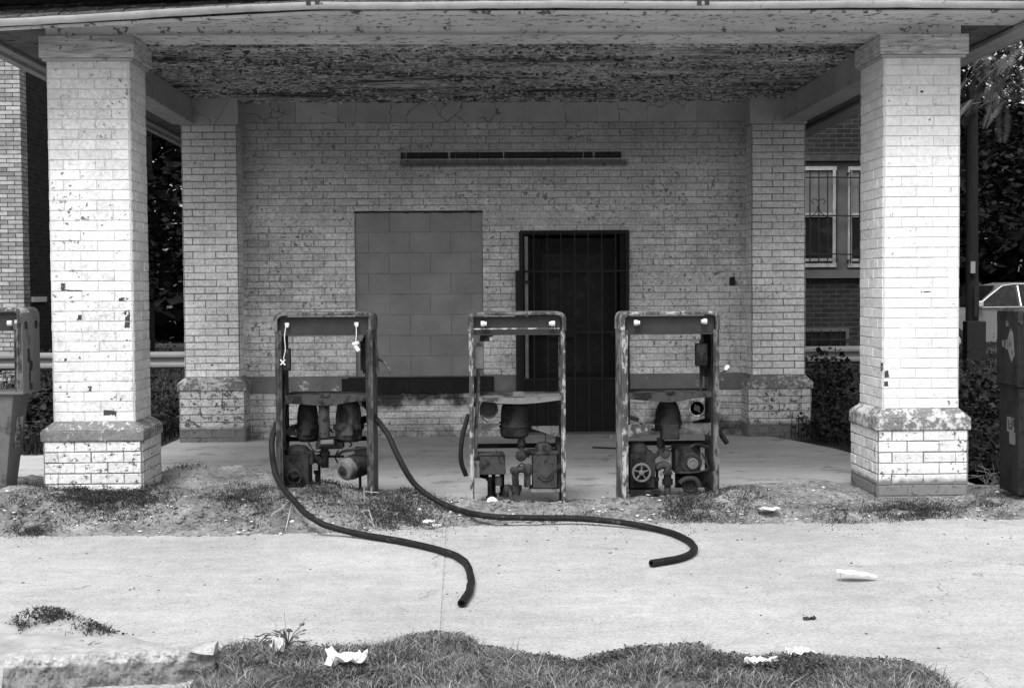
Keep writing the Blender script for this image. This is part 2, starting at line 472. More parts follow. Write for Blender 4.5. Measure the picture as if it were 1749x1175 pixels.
glm = MT('dusty dark glass', .45, .2); gln = glm.noise(9, 6, .6); glm.color(glm.map(gln, .5, .75, .004, .03)); M_GLASS = glm.m
mb = MB(); mb.box(x0+.139, x1-.139, ya+.17, ya+.178, .619, zt-.159); mb.build('pane', M_GLASS, door)
mb = MB(); mb.cyl((x1-.06, ya+.16, 1.0), (x1-.06, ya+.11, 1.0), .025); mb.build('handle', M_IRON, door, smooth=40)
mb = MB()
yg = ya - .03
gx0, gx1 = dx0+.005, dx1-.005
mb.box(gx0, gx0+.03, yg-.015, yg+.015, .03, dz1-.005); mb.box(gx1-.03, gx1, yg-.015, yg+.015, .03, dz1-.005)
mb.box(gx0+.03, gx1-.03, yg-.015, yg+.015, dz1-.035, dz1-.005); mb.box(gx0+.03, gx1-.03, yg-.015, yg+.015, .03, .06)
for z in (1.02, 1.62, .56): mb.box(gx0+.03, gx1-.03, yg-.01, yg+.01, z, z+.02)
gate = mb.build('security_gate', M_IRON, station)
mb = MB()
nb = 8
for k in range(1, nb):
    x = gx0 + (gx1-gx0)*k/nb
    mb.cyl((x, yg-.012, .05), (x, yg-.012, dz1-.02), .0075, n=6)
mb.build('bars', plain('dusty bars', .012, .035, 30, .7, 0), gate)
mb = MB(); mb.box(gx0+.03, gx1-.03, yg+.004, yg+.008, .06, .56); mb.box(gx0+.28, gx0+.55, yg-.03, yg+.02, .98, 1.12)
mb.build('kick_plate', M_DOORP, gate)
a = P(888, 680, yg-.05); b = P(888, 462, yg-.05)
mb = MB(); mb.box(a.x-.035, a.x+.012, yg-.05, yg-.02, .12, b.z); mb.box(a.x-.035, a.x+.11, yg-.055, yg-.02, b.z-.13, b.z-.10)
mb.build('hinge_post', M_IRON, gate)
mb = MB(); mb.box(dx0-.05, dx1+.05, ya-.28, ya+.15, -.02, .045); mb.build('door_step', M_LEDGE, station, bevel=.01)

# ---- pilasters and columns
def ledge_mesh(mb, x0, x1, y0, y1, z0, z1, z2, o):
    mb.box(x0-o, x1+o, y0-o, y1+o, z0, z1)
    mb.hexa([(x0-o,y0-o,z1),(x1+o,y0-o,z1),(x1+o,y1+o,z1),(x0-o,y1+o,z1)], [(x0,y0,z2),(x1,y0,z2),(x1,y1,z2),(x0,y1,z2)])
def brick_pier(name, x0, x1, y0, y1, zb, zl0, zl1, zl2, zt, out, mshaft, mbase, start=0, lab=None, mledge=None, phase=.02, band=None):
    t = .012
    mb = MB()
    def faces(x0, x1, y0, y1, za, zb_, st, ph):
        lay(mb, (x0, y0, 0), (1,0,0), (0,-1,0), x1-x0, za, zb_, phase=ph, start=st, gap=.009 if name == 'pilaster' else .0055)
        lay(mb, (x1, y0, 0), (0,1,0), (1,0,0), y1-y0, za, zb_, phase=ph+.1, start=st+1, gap=.0055)
        lay(mb, (x0, y0, 0), (0,1,0), (-1,0,0), y1-y0, za, zb_, phase=ph+.1, start=st+1, gap=.0055)
    faces(x0+t, x1-t, y0+t, y1, zl2, zt, start, phase)
    # close the brick corners
    o = mb.build(name, mshaft, station, label=lab)
    m2 = MB(); m2.box(x0+.005, x1-.005, y0+.005, y1, zb, zt); m2.build('mortar', M_MORTARD if name == 'pilaster' else M_MORTARC, o)
    mb = MB()
    lay(mb, (x0-out+t, y0-out+t, 0), (1,0,0), (0,-1,0), x1-x0+2*out-2*t, zb, zl0, course=.073, phase=.02, start=start)
    lay(mb, (x1+out-t, y0-out+t, 0), (0,1,0), (1,0,0), y1-y0+2*out-t, zb, zl0, course=.073, phase=.12, start=start)
    lay(mb, (x0-out+t, y0-out+t, 0), (0,1,0), (-1,0,0), y1-y0+2*out-t, zb, zl0, course=.073, phase=.12, start=start)
    b = mb.build('footing', mbase, o)
    m2 = MB(); m2.box(x0-out+.005, x1+out-.005, y0-out+.005, y1+out-t, zb, zl0-.001); m2.build('footing_core', M_MORTARD, o)
    m2 = MB(); ledge_mesh(m2, x0, x1, y0, y1, zl0, zl1, zl2, out+.012)
    m2.build('ledge', mledge or M_LEDGEW, o, bevel=.008)
    return o

def foot_low(zt0, zt1):
    def f(m, base):
        x, y, z = m.xyz()
        k = m.mul(m.map(m.math('MULTIPLY_ADD', m.noise(16, 4), .05, z), zt0+.02, zt1+.03, 1., 0.), .9)
        return m.mix(k, base, .13)
    return f
M_FOOTR = paint_brick('painted footing brick, bare at the bottom', .76, .60, grime=.25, craze=.3, extra=foot_low(.14, .16))
M_PILFOOT = paint_brick('worn pilaster footing brick', .66, .575, grime=.55, craze=.4, extra=foot_low(.13, .16))
M_PIL = paint_brick('pilaster brick', .92, .64, grime=.42, craze=.3, extra=(lambda m, b: m.mix(m.mul(m.map(m.math('MULTIPLY_ADD', m.noise(2.5, 5), .9, m.xyz()[2]), 2.1, 3.5), .6), b, .22)))

lx0 = P(84, 400, YF).x; lx1 = P(226, 400, YF).x
rx0 = P(1508.5, 400, YF).x; rx1 = P(1640, 400, YF).x
lzz = [P(155, y, YF-.06).z for y in (754, 736, 722)]
rzz = [P(1570, y, YF-.06).z for y in (735, 714, 699)]
lcap = (P(150, 100, YF).z, P(150, 66, YF).z)
rcap = (P(1575, 94, YF).z, P(1575, 58, YF).z)
BEAM_Z = 3.145
colL = brick_pier('column', lx0, lx1, YF, YF+.45, -.03, lzz[0], lzz[1], lzz[2], lcap[0], .055, M_COLUMN, M_COLBASE, 0, 'left-hand porch column with chipped white paint')
colR = brick_pier('column', rx0, rx1, YF, YF+.56, -.03, rzz[0], rzz[1], rzz[2], rcap[0], .05, M_COLUMNR, M_FOOTR, 1, 'right-hand porch column in brighter white paint', phase=.0)
for o, x0, x1, cp, d in ((colL, lx0, lx1, lcap, .45), (colR, rx0, rx1, rcap, .56)):
    mb = MB(); mb.box(x0-.035, x1+.04, YF-.04, YF+d+.03, cp[0], BEAM_Z-.003)
    cpo = mb.build('cap', M_CAPWOOD, o, bevel=.005)
    mb = MB(); mb.box(x0-.02, x1+.025, YF-.022, YF+d+.01, cp[0]-.02, cp[0]-.001); mb.build('cap_moulding', M_GREYTRIM, o, bevel=.004)
pz = [P(360, y, YP-.06).z for y in (668, 655, 645)]; ptop = P(360, 214, YP).z
pzr = [P(1330, y, YP-.06).z for y in (664, 652, 641)]; ptopr = P(1330, 212, YP).z
pilL = brick_pier('pilaster', pl0, pl1, YP, YP+.3, -.03, pz[0], pz[1], pz[2], ptop, .05, M_PIL, M_PILFOOT, 0, 'left corner pilaster of the station wall')
pilR = brick_pier('pilaster', pr0, pr1, YP, YP+.3, -.03, pzr[0], pzr[1], pzr[2], ptopr, .05, M_PIL, M_PILFOOT, 1, 'right corner pilaster of the station wall')
for o, x0, x1, z in ((pilL, pl0, pl1, ptop), (pilR, pr0, pr1, ptopr)):
    mb = MB(); mb.box(x0-.01, x1+.012, YP-.012, YP+.3, z+.002, 3.3); mb.build('cap', M_STUCCO, o, bevel=.004)

# ---- porch beams
bl0, bl1 = -2.85, -2.66
br0, br1 = 3.03, 3.22
mb = MB(); mb.box(bl0, bl1, YF+.46, YP-.014, 3.05, 3.31, .4)
mb.box(bl1, bl1+.012, YF+.5, YP-.014, 3.05, 3.072, .8); mb.build('side_beam', M_GREYTRIM, station, bevel=.004)
mb = MB(); mb.box(br0, br1, YF+.57, YP-.014, 3.05, 3.31, .4)
mb.box(br0-.012, br0, YF+.6, YP-.014, 3.05, 3.072, .8); mb.build('side_beam', M_GREYTRIM, station, bevel=.004)
mb = MB()
mb.box(lx0-.0, rx1+.0, YF+.004, YF+.34, BEAM_Z, 3.34, .5)
mb.build('front_beam', M_TRIM, station, bevel=.004)
mb = MB(); mb.box(lx1+.05, rx0-.05, YF-.008, YF+.002, BEAM_Z+.0, BEAM_Z+.014); mb.build('beam_moulding', M_GREYTRIM, station)

# ---- porch ceiling: individual boards, peeling
cm = MT('peeling ceiling boards', .9, .15)
vs = cm.scaled(1.0, 2.6, 1)
n1 = cm.noise(10, 9, .76, vec=vs)
n2 = cm.noise(1.1, 5, .6)
n3 = cm.noise(2.2, 5, .65, vec=cm.scaled(.3, 1.6, 1))
k = cm.map(cm.addn(n1, cm.math('MULTIPLY_ADD', n2, .5, -.25)), .42, .58)
k2 = cm.map(n3, .50, .60)
rear_dark = cm.map(cm.addn(cm.xyz()[1], cm.mul(n2, 2.0)), -2.6, -.4)  # boards get darker and more streaked towards the rear
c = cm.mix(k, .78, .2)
c = cm.mix(cm.mul(k2, cm.mix(rear_dark, .5, .92)), c, .05)
c = cm.mul(c, cm.mix(rear_dark, 1.0, .62))
c = cm.mul(c, cm.mix(cm.attr(), .8, 1.25))
cm.color(c); cm.bump(cm.addn(n1, cm.noise(60, 4, .7, vec=vs)), .012, .9)
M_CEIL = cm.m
mb = MB()
y = YF + .341; i = 0
while y < YW + .05:
    w = .085; gp_ = R.choice((.002, .002, .003, .010)) if R.random() < .9 else .02
    dz = R.uniform(-.006, .006)
    if 15 < i < 17: dz = .02
    x = bl1 + .001
    while x < br0 - .01:
        L = R.uniform(1.2, 3.2); xe = min(x+L, br0-.001)
        if br0 - xe < .4: xe = br0-.001
        s = dz + R.uniform(-.003, .003); s2 = s + R.uniform(-.006, .004)
        ya_, yb_ = y+.002, y+w-gp_
        mb.hexa([(x+.001,ya_,ceil_z+s),(xe-.001,ya_,ceil_z+s2),(xe-.001,yb_,ceil_z+s2),(x+.001,yb_,ceil_z+s)],
                [(x+.001,ya_,ceil_z+.03),(xe-.001,ya_,ceil_z+.03),(xe-.001,yb_,ceil_z+.03),(x+.001,yb_,ceil_z+.03)], R.random())
        x = xe
    y += w; i += 1
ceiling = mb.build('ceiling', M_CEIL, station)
M_FLAKE = plain('curled paint flakes', .22, .5, 30, .8, .0)
M_FLAKED = plain('dark flakes', .03, .09, 30, .8, .0)
for nm, mt, cnt in (('peeling_paint', M_FLAKE, 15000), ('hanging_splinters', M_FLAKED, 6000)):
    mb = MB()
    for k in range(cnt):
        x = R.uniform(bl1+.02, br0-.02); y = R.uniform(YF+.36, YW-.05)
        d = noise.noise(Vector((x*.9, y*2.2, 3 if nm[0] == 'p' else 9)))
        if R.random() > .55 + d*1.3: continue
        L = R.uniform(.006, .05) * (2.2 if R.random() < .1 else 1); w = R.uniform(.006, .02); h = R.uniform(.003, .014)*(2.2 if R.random() < .07 else 1)
        z = ceil_z - .003
        a = R.uniform(-.25, .25); ca, sa = math.cos(a)*L/2, math.sin(a)*L/2
        o1 = R.uniform(-.5, .5)*w; o2 = o1 + R.uniform(-.4, .4)*w
        mb.add([(x-ca,y-sa,z),(x+ca,y+sa,z),(x+ca*.9,y+sa+o1,z-h*.6),(x-ca*.8,y-sa+o1,z-h*.6*R.uniform(.5,1)),
                (x+ca*.6*R.random(),y+o1+o2,z-h),(x-ca*.6*R.random(),y+o1+o2,z-h)],
               [(0,1,2,3),(3,2,4,5)], R.random())
    mb.build(nm, mt, ceiling, kind='stuff')

# ---- eaves, gutter and roof: the left end of the front eave sags
ex0, ex1 = -3.45, 3.85
def droop(x):
    xs_ = P(540, 22, 8.9).x
    if x >= xs_: return 0
    return -.105*((xs_-x)/(xs_+3.0))
EY = 8.93
M_SOFFIT = plain('soffit paint', .44, .62, 2.5, .8, .003, 50, speck=(15, .55, .09))
mb = MB(); n = 60
z_s = 3.205
for k in range(n):
    a = ex0+(ex1-ex0)*k/n; b = ex0+(ex1-ex0)*(k+1)/n
    for (ya_, yb_) in ((EY, YF+.003),):
        da, db = droop(a), droop(b)
        mb.add([(a,ya_,z_s+da),(b,ya_,z_s+db),(b,yb_,z_s),(a,yb_,z_s),(a,ya_,z_s+.02+da),(b,ya_,z_s+.02+db),(b,yb_,z_s+.02),(a,yb_,z_s+.02)],
               [(3,2,1,0),(4,5,6,7),(0,1,5,4),(2,3,7,6)], .5)
mb.build('front_soffit', M_SOFFIT, station)
mb = MB()
mb.box(ex0+.1, bl0, YF+.36, 19.2, z_s, z_s+.02, .3); mb.box(ex0+.1, lx0-.001, YF+.003, YF+.36, z_s, z_s+.02, .3)
M_SOFFD = plain('rotting side soffit', .07, .2, 6, .9, .004, 40, speck=(12, .55, .03))
mb.build('side_soffit', M_SOFFD, station); mb = MB()
mb.box(br1, ex1-.2, YF+.36, 19.2, z_s, z_s+.02, .3)
mb.box(rx1+.001, ex1-.2, YF+.003, YF+.36, z_s, z_s+.02, .3)
mb.build('side_soffit', M_SOFFD, station)
# gutters: half-round trough front, sagging at the left
def gutter_profile(c):
    pts = []
    for q in range(9):
        a = math.pi + math.pi*q/8
        pts.append((math.cos(a)*.05, math.sin(a)*.036))
    return pts
mb = MB(); pr = gutter_profile(0); m_ = len(pr); vs_ = []; n = 60
for k in range(n+1):
    x = ex0+(ex1-ex0)*k/n; d = droop(x) + .004*math.sin(x*3)
    for (py, pz_) in pr: vs_.append((x, EY-.052+py, 3.262+d+pz_+.004*noise.noise(Vector((x*6, 0, 0)))))
    vs_.append((x, EY-.052+.046, 3.262+d)); vs_.append((x, EY-.052-.046, 3.262+d))
w_ = m_+2; fs_ = []
for k in range(n):
    for q in range(w_): fs_.append((k*w_+q, k*w_+(q+1) % w_, (k+1)*w_+(q+1) % w_, (k+1)*w_+q))
mb.add(vs_, fs_)
gut = mb.build('gutter', M_GUTTER, station, smooth=50)
for px in (530, 545, 1190, 1203):
    mb = MB(); x = P(px, 22, EY).x; mb.box(x-.014, x+.014, EY-.106, EY-.02, 3.235+R.uniform(0,.01), 3.268)
    mb.build('gutter_bracket', M_DARKWOOD, gut)
mb = MB()
mb.box(ex1-.2, ex1-.09, EY+.03, 19.2, 3.165, 3.20, .4); mb.box(ex1-.09, ex1-.04, EY+.03, 19.2, 3.17, 3.27, .8); mb.box(ex1-.035, ex1+.05, EY+.03, 19.2, 3.19, 3.27, .2)
mb.build('side_gutter', M_GREYTRIM, station, bevel=.006); mb = MB()
mb.box(ex0+.04, ex0+.10, EY+.03, 19.2, 3.15, 3.27, .8); mb.box(ex0-.05, ex0+.035, EY+.03, 19.2, 3.19, 3.27, .3); mb.box(ex0+.10, ex0+.18, EY+.4, 19.2, 3.175, 3.204, .3)
mb.build('side_gutter', M_GREYTRIM, station, bevel=.006)
# shingled roof
mb = MB(); nx = 90; ny = 40; y0r, y1r = EY-.03, 14.1
for j in range(ny):
    ya_ = y0r+(y1r-y0r)*j/ny; yb_ = y0r+(y1r-y0r)*(j+1)/ny
    for k in range(nx):
        a = ex0-.04+(ex1-ex0+.08)*k/nx; b = ex0-.04+(ex1-ex0+.08)*(k+1)/nx
        def zz(x, y, lift): 
            f = max(0, 1-(y-y0r)/2.5)
            return 3.27 + (y-y0r)*.42 + droop(x)*f + lift
        h = R.uniform(.008, .02)
        mb.add([(a,ya_,zz(a,ya_,h)),(b-.004,ya_,zz(b,ya_,h)),(b-.004,yb_,zz(b,yb_,.002)),(a,yb_,zz(a,yb_,.002)),(a,ya_,zz(a,ya_,-.02)),(b-.004,ya_,zz(b,ya_,-.02))],
               [(0,1,2,3),(4,5,1,0)], R.random())
zr = 3.27 + (y1r-y0r)*.42
mb.add([(ex0,y1r,zr),(ex1,y1r,zr),(ex1,19.2,3.27),(ex0,19.2,3.27)], [(0,1,2,3)], .5)
mb.add([(ex0,y0r+.02,3.325),(ex1,y0r+.02,3.325),(ex1,19.2,3.325),(ex0,19.2,3.325)], [(3,2,1,0)], .5)
mb.add([(ex0,y0r,3.25),(ex0,y1r,zr-.01),(ex0,19.2,3.25)], [(0,2,1)], .5)
mb.add([(ex1,y0r,3.25),(ex1,y1r,zr-.01),(ex1,19.2,3.25)], [(0,1,2)], .5)
mb.build('roof', M_SHINGLE, station)
# ================================================================ THE FUEL PUMPS
def worn_metal(name, light, dark, thr=.5, streak=6, rough=.6, spec=.4):
    m = MT(name, rough, spec)
    n = m.noise(16 if streak > 1 else 9, 7, .68, vec=m.scaled(min(streak,1.6), min(streak,1.6), .7))
    n2 = m.noise(2.6, 4, .6)
    f = m.map(m.addn(n, m.math('MULTIPLY_ADD', n2, .6, -.3)), thr-.04, thr+.05)
    l = m.mul(light, m.mix(m.noise(30, 4), .75, 1.2))
    d = m.mul(dark, m.mix(m.noise(50, 4), .5, 1.6))
    m.color(m.mul(m.mix(f, l, d), m.mix(m.attr(), .85, 1.15)))
    m.b.inputs['Metallic'].default_value = .15
    m.bump(m.addn(m.noise(60, 5, .75), m.mul(f, -.6)), .005, .9)
    return m.m
M_FW = worn_metal('chalky white enamel over rust', .42, .06, .47)
M_FD = worn_metal('dark flaking enamel', .085, .025, .50)
M_CHAN = plain('dark lamp channel', .02, .045, 5, .6, .001, 40)
M_FM = worn_metal('mid grey worn enamel', .17, .035, .50)
M_RUST = worn_metal('oily cast iron', .030, .007, .5, 1, .75, .25)
M_RUSTM = worn_metal('dusty cast iron', .055, .014, .5, 1, .8, .2)
M_DUST = worn_metal('dust-covered steel', .15, .04, .52, 1, .8, .2)
M_WHITE = plain('white porcelain', .55, .65, 8, .35, 0, spec=.5)
M_WIRE = plain('pale old wire', .5, .62, 8, .6, 0)
M_RUBBER = plain('black rubber hose', .004, .014, 12, .7, .002, 70, spec=.25, speck=(20, .60, .06))
M_PANELD = worn_metal('dark painted pump panel', .022, .010, .55, 1, .8, .2)
M_PANELM = worn_metal('grey painted pump panel', .12, .05, .62, 1)

def arch(W, H, r, zb, n=6):
    p = [(-W/2, zb)]
    for k in range(n+1):
        a = math.pi - (math.pi/2)*k/n; p.append((-W/2+r+math.cos(a)*r, H-r+math.sin(a)*r))
    for k in range(n+1):
        a = math.pi/2 - (math.pi/2)*k/n; p.append((W/2-r+math.cos(a)*r, H-r+math.sin(a)*r))
    p.append((W/2, zb)); return p
def ring(mb, outer, inner, y0, y1, c=.5):
    n = len(outer)
    vs = [(x,y0,z) for x,z in outer] + [(x,y0,z) for x,z in inner] + [(x,y1,z) for x,z in outer] + [(x,y1,z) for x,z in inner]
    fs = []
    for i in range(n-1):
        fs += [(i, i+1, n+i+1, n+i), (2*n+i+1, 2*n+i, 3*n+i, 3*n+i+1), (i+1, i, 2*n+i, 2*n+i+1), (n+i, n+i+1, 3*n+i+1, 3*n+i)]
    for i in (0, n-1): fs.append((i, n+i, 3*n+i, 2*n+i))
    mb.add(vs, fs, c)

def pump_frame(t, W, H, D, mf, mcap, stile=.042, hood=.115, mright=None, zl=-.08):
    """folded steel skeleton: rounded hood, light channel, two side channels"""
    mb = MB()
    ring(mb, arch(W+.012, H, .05, H-hood), arch(W-.044, H-.022, .035, H-hood), -.008, .004)
    ring(mb, arch(W+.012, H, .05, H-hood), arch(W+.002, H-.006, .046, H-hood), .004, D)
    ring(mb, arch(W+.012, H, .05, H-hood), arch(W-.044, H-.022, .035, H-hood), D, D+.01)
    mb.tube([(-W/2+.05, -.012, H-.008), (W/2-.05, -.012, H-.008)], .006, 8)
    ring(mb, arch(W-.02, H-.012, .045, H-hood-.01), arch(W-.034, H-.018, .04, H-hood-.01), -.016, -.009)
    hood_o = mb.build('hood', mcap, t, smooth=40, local=True)
    for s in (-1, 1):
        mb = MB(); x = s*W/2
        a, b = sorted((x, x - s*stile))
        mb.box(a, b, 0, .010, zl, H-hood)
        a, b = sorted((x, x - s*.004)); mb.box(a, b, .010, D, zl, H-hood)
        a, b = sorted((x, x - s*stile*.8)); mb.box(a, b, D, D+.01, zl, H-hood)
        xc = x - s*stile*.55
        mb.beam((xc, -.003, zl+.02), (xc, -.003, H-hood-.01), .008, .008, up=(0,1,0), c=.9)
        mb.beam((x - s*stile, -.002, zl+.02), (x - s*stile, -.002, H-hood-.005), .006, .012, up=(0,1,0), c=.1)
        for z in [q for q in (.2, .52, .8, 1.0) if q > zl]: mb.lathe((xc, 0, z), (0,-1,0), [(.006, 0), (.006, .008), (.0, .01)], 8)
        mb.build('side_channel', (mright if (s > 0 and mright) else mf), t, local=True, bevel=.0015)
    mb = MB()
    mb.box(-W/2+.03, W/2-.03, .03, .034, H-.145, H-.03); mb.box(-W/2+.03, W/2-.03, -.004, .034, H-.15, H-.145)
    mb.box(-W/2+.03, W/2-.03, .0, .03, H-.034, H-.03)
    ch = mb.build('light_channel', M_CHAN, t, local=True)
    return ch
def socket(t, x, z, y=-.004, s=1):
    mb = MB()
    mb.lathe((x-.019*s, y, z), (1,0,0), [(.017,0),(.019,.003),(.019,.024),(.014,.026),(.014,.038)] if s > 0 else [(.017,0),(.019,-.003),(.019,-.024),(.014,-.026),(.014,-.038)], 14)
    mb.box(x-.01, x+.01, y, y+.03, z-.006, z+.006)
    return mb.build('lamp_socket', M_WHITE, t, smooth=40, local=True)
def jbox(t, x0, x1, z0, z1, y=.05, m=None, d=.07):
    mb = MB(); mb.box(x0, x1, y, y+d, z0, z1); mb.box(x0+.004, x1-.004, y-.006, y, z0+.004, z1-.004)
    for zz in (z0+.012, z1-.012): mb.lathe(((x0+x1)/2, y-.006, zz), (0,-1,0), [(.005,0),(.004,.004)], 8)
    mb.cyl(((x0+x1)/2, y+d/2, z0-.02), ((x0+x1)/2, y+d/2, z0), .013); mb.cyl(((x0+x1)/2, y+d/2, z1), ((x0+x1)/2, y+d/2, z1+.02), .013)
    return mb.build('junction_box', m or M_RUSTM, t, local=True, bevel=.002)
def pipe(t, pts, r, m=None, name='conduit', n=10, local=True, per=5, fl=()):
    mb = MB(); mb.tube(spline(pts, per) if len(pts) > 2 else pts, r, n)
    for (p, q, rr) in fl: mb.cyl(p, q, rr, n=6)
    return mb.build(name, m or M_RUST, t, smooth=40, local=local)
def grit_bolts(mb, c, r, n, y, sz=.006, ph=0):
    for k in range(n):
        a = ph + 2*math.pi*k/n
        mb.lathe((c[0]+math.cos(a)*r, y, c[1]+math.sin(a)*r), (0,-1,0), [(sz,0),(sz,sz*1.2),(0,sz*1.3)], 6)
def wheel(t, cx, cz, r, y, spokes=5, m=None):
    mb = MB(); n = 28
    prof = [(r*.80,0),(r*.80,-.018),(r*.98,-.018),(r,-.012),(r*.90,-.009),(r,-.006),(r,.004),(r*.80,.004)]
    vs = []; 
    for rr, h in prof:
        for k in range(n):
            a = 2*math.pi*k/n; vs.append((cx+math.cos(a)*rr, y+h, cz+math.sin(a)*rr))
    m_ = len(prof)
    mb.add(vs, [(j*n+k, j*n+(k+1) % n, ((j+1) % m_)*n+(k+1) % n, ((j+1) % m_)*n+k) for j in range(m_) for k in range(n)])
    mb.lathe((cx, y+.004, cz), (0,-1,0), [(r*.28,0),(r*.28,.028),(r*.12,.03),(r*.12,.036),(0,.036)], 16)
    for k in range(spokes):
        a = 2*math.pi*k/spokes + .3
        mb.beam((cx+math.cos(a)*r*.24, y-.006, cz+math.sin(a)*r*.24), (cx+math.cos(a)*r*.84, y-.006, cz+math.sin(a)*r*.84), .008, r*.2, up=(0,1,0))
    return mb.build('pulley', m or M_DUST, t, smooth=40, local=True)

# ---------- pump 1: the rusty one on the left
p1 = root('fuel_pump', P(556, 838, 9.1), 'stripped rusty fuel pump with two meters, long hoses trailing from it', 'fuel pump', 'stripped fuel pumps on the island')
X = lambda zx: (zx-389)*.001141
Z = lambda zy: (1101-zy)*.001141
ch = pump_frame(p1, .635, 1.165, .40, M_FD, M_FM, hood=.118)
for zx in (180, 575):
    mb = MB(); mb.box(X(zx)-.014, X(zx)+.014, .012, .03, Z(158), Z(138)); mb.box(X(zx)-.005, X(zx)+.012, .0, .02, Z(165), Z(150)); mb.build('lamp_socket', M_WHITE, p1, local=True, bevel=.002)
pipe(p1, [(X(175), 0, Z(160)), (X(168), -.01, Z(220)), (X(172), -.012, Z(290)), (X(160), -.01, Z(345))], .0035, M_WIRE, 'wire', 6)
pipe(p1, [(X(575), 0, Z(155)), (X(576), -.01, Z(210)), (X(572), -.012, Z(250))], .0035, M_WIRE, 'wire', 6)
mb = MB()
mb.beam((X(144), -.012, Z(378)), (X(170), -.012, Z(347)), .014, .009); mb.beam((X(144), -.014, Z(347)), (X(170), -.014, Z(378)), .014, .009)
mb.build('hanging_socket', M_WHITE, p1, local=True, bevel=.002)
mb = MB()
mb.beam((X(552), -.012, Z(262)), (X(590), -.012, Z(252)), .02, .02); mb.beam((X(570), -.016, Z(270)), (X(590), -.016, Z(302)), .02, .025)
mb.build('hanging_socket', M_WHITE, p1, local=True, bevel=.002)
jbox(p1, X(122), X(190), Z(415), Z(287), .05, M_FD)
jbox(p1, X(588), X(632), Z(420), Z(250), .12, M_RUST)
pipe(p1, [(X(156), .085, Z(420)), (X(152), .085, Z(600)), (X(143), .09, Z(700)), (X(146), .1, Z(870))], .0115, M_RUSTM)
pipe(p1, [(X(615), .155, Z(250)), (X(615), .155, Z(180))], .010)
pipe(p1, [(X(620), .155, Z(420)), (X(622), .155, Z(545))], .010)
def shelf(t, xs, ztop, mat, depth=.4, y=.01):
    """bent shelf plate: xs = list of (x, z of apron bottom)"""
    mb = MB()
    mb.box(xs[0][0], xs[-1][0], y, depth, ztop-.006, ztop)
    for (xa, za), (xb, zb) in zip(xs[:-1], xs[1:]):
        mb.hexa([(xa,y-.004,za),(xb,y-.004,zb),(xb,y,zb),(xa,y,za)], [(xa,y-.004,ztop),(xb,y-.004,ztop),(xb,y,ztop),(xa,y,ztop)])
    mb.box(-.03, .03, y-.012, y+.05, ztop-.004, ztop+.012)
    return mb.build('shelf', mat, t, local=True)
shelf(p1, [(X(162), Z(600)), (X(280), Z(606)), (X(350), Z(612)), (X(430), Z(612)), (X(520), Z(598)), (X(636), Z(580))], Z(556), M_RUSTM)
def meter(t, cx, r1, r2, zt, zf, zb, y=.18, faces=24, m=None, panel=True):
    mb = MB(); h = zt-zf
    mb.lathe((cx, y, zf), (0,0,1), [(r2*1.08, -.001), (r2*1.08,.012), (r2*.99,.014), (r2*.97,h*.45), (r1*1.05, h*.82), (r1*.9, h*.95), (r1*.7, h)], faces, ph=math.pi/faces)
    mb.lathe((cx, y, zf), (0,0,-1), [(r2*1.12, 0), (r2*1.12,.014), (r2*1.02,.016), (r2*1.0,(zf-zb)*.8), (r2*.75,zf-zb)], faces, ph=math.pi/faces)
    grit = 8
    for k in range(grit):
        a = 2*math.pi*k/grit + .2
        mb.cyl((cx+math.cos(a)*r2*1.06, y+math.sin(a)*r2*1.06, zf-.02), (cx+math.cos(a)*r2*1.06, y+math.sin(a)*r2*1.06, zf+.02), .006, n=6)
    if panel:
        mb.hexa([(cx-r2*.42,y-r2*1.14,zf-.05),(cx+r2*.42,y-r2*1.14,zf-.05),(cx+r2*.42,y-r2*.6,zf-.05),(cx-r2*.42,y-r2*.6,zf-.05)],
                [(cx-r1*.34,y-r1*.98,zt-.03),(cx+r1*.34,y-r1*.98,zt-.03),(cx+r1*.34,y-r1*.5,zt-.03),(cx-r1*.34,y-r1*.5,zt-.03)])
    return mb.build('meter', m or M_RUST, t, smooth=35, local=True, bevel=.001)
meter(p1, X(272), .058, .072, Z(608), Z(748), Z(835), .2)
meter(p1, X(512), .075, .092, Z(600), Z(748), Z(835), .17, 8, M_RUSTM)
pipe(p1, [(X(381), .06, Z(562)), (X(381), .06, Z(800))], .036, M_RUSTM, 'vertical_pipe', 16)
mb = MB(); mb.box(X(325), X(480), .1, .26, Z(872), Z(836)); mb.box(X(345), X(440), .04, .1, Z(850), Z(805)); mb.cyl((X(372),.16,Z(985)), (X(372),.16,Z(872)), .026); mb.cyl((X(372),.16,Z(915)), (X(372),.16,Z(890)), .035, n=6)
mb.build('manifold', M_RUST, p1, smooth=35, local=True, bevel=.002)
mb = MB(); mb.box(X(360), X(436), .03, .08, Z(838), Z(812)); mb.build('rubble_on_manifold', M_DUST, p1, local=True, bevel=.006)
pipe(p1, [(X(296), .15, Z(925)), (X(330), .15, Z(935)), (X(372), .16, Z(962))], .028, M_RUST, 'elbow_pipe')
pipe(p1, [(X(372), .2, Z(925)), (X(480), .2, Z(925))], .008, M_RUST, 'shaft')
mb = MB()
mb.box(X(135), X(285), .08, .30, Z(1075), Z(905)); mb.lathe((X(215), .18, Z(905)), (0,0,1), [(.085,0),(.08,.03),(.05,.055),(0,.062)], 18)
mb.box(X(270), X(310), .1, .2, Z(960), Z(885)); grit_bolts(mb, (X(212), Z(985)), .07, 6, .08)
pu = mb.build('pump_unit', M_RUST, p1, smooth=40, local=True, bevel=.004)
wheel(p1, X(205), Z(1025), .05, .06, 3, M_RUST)
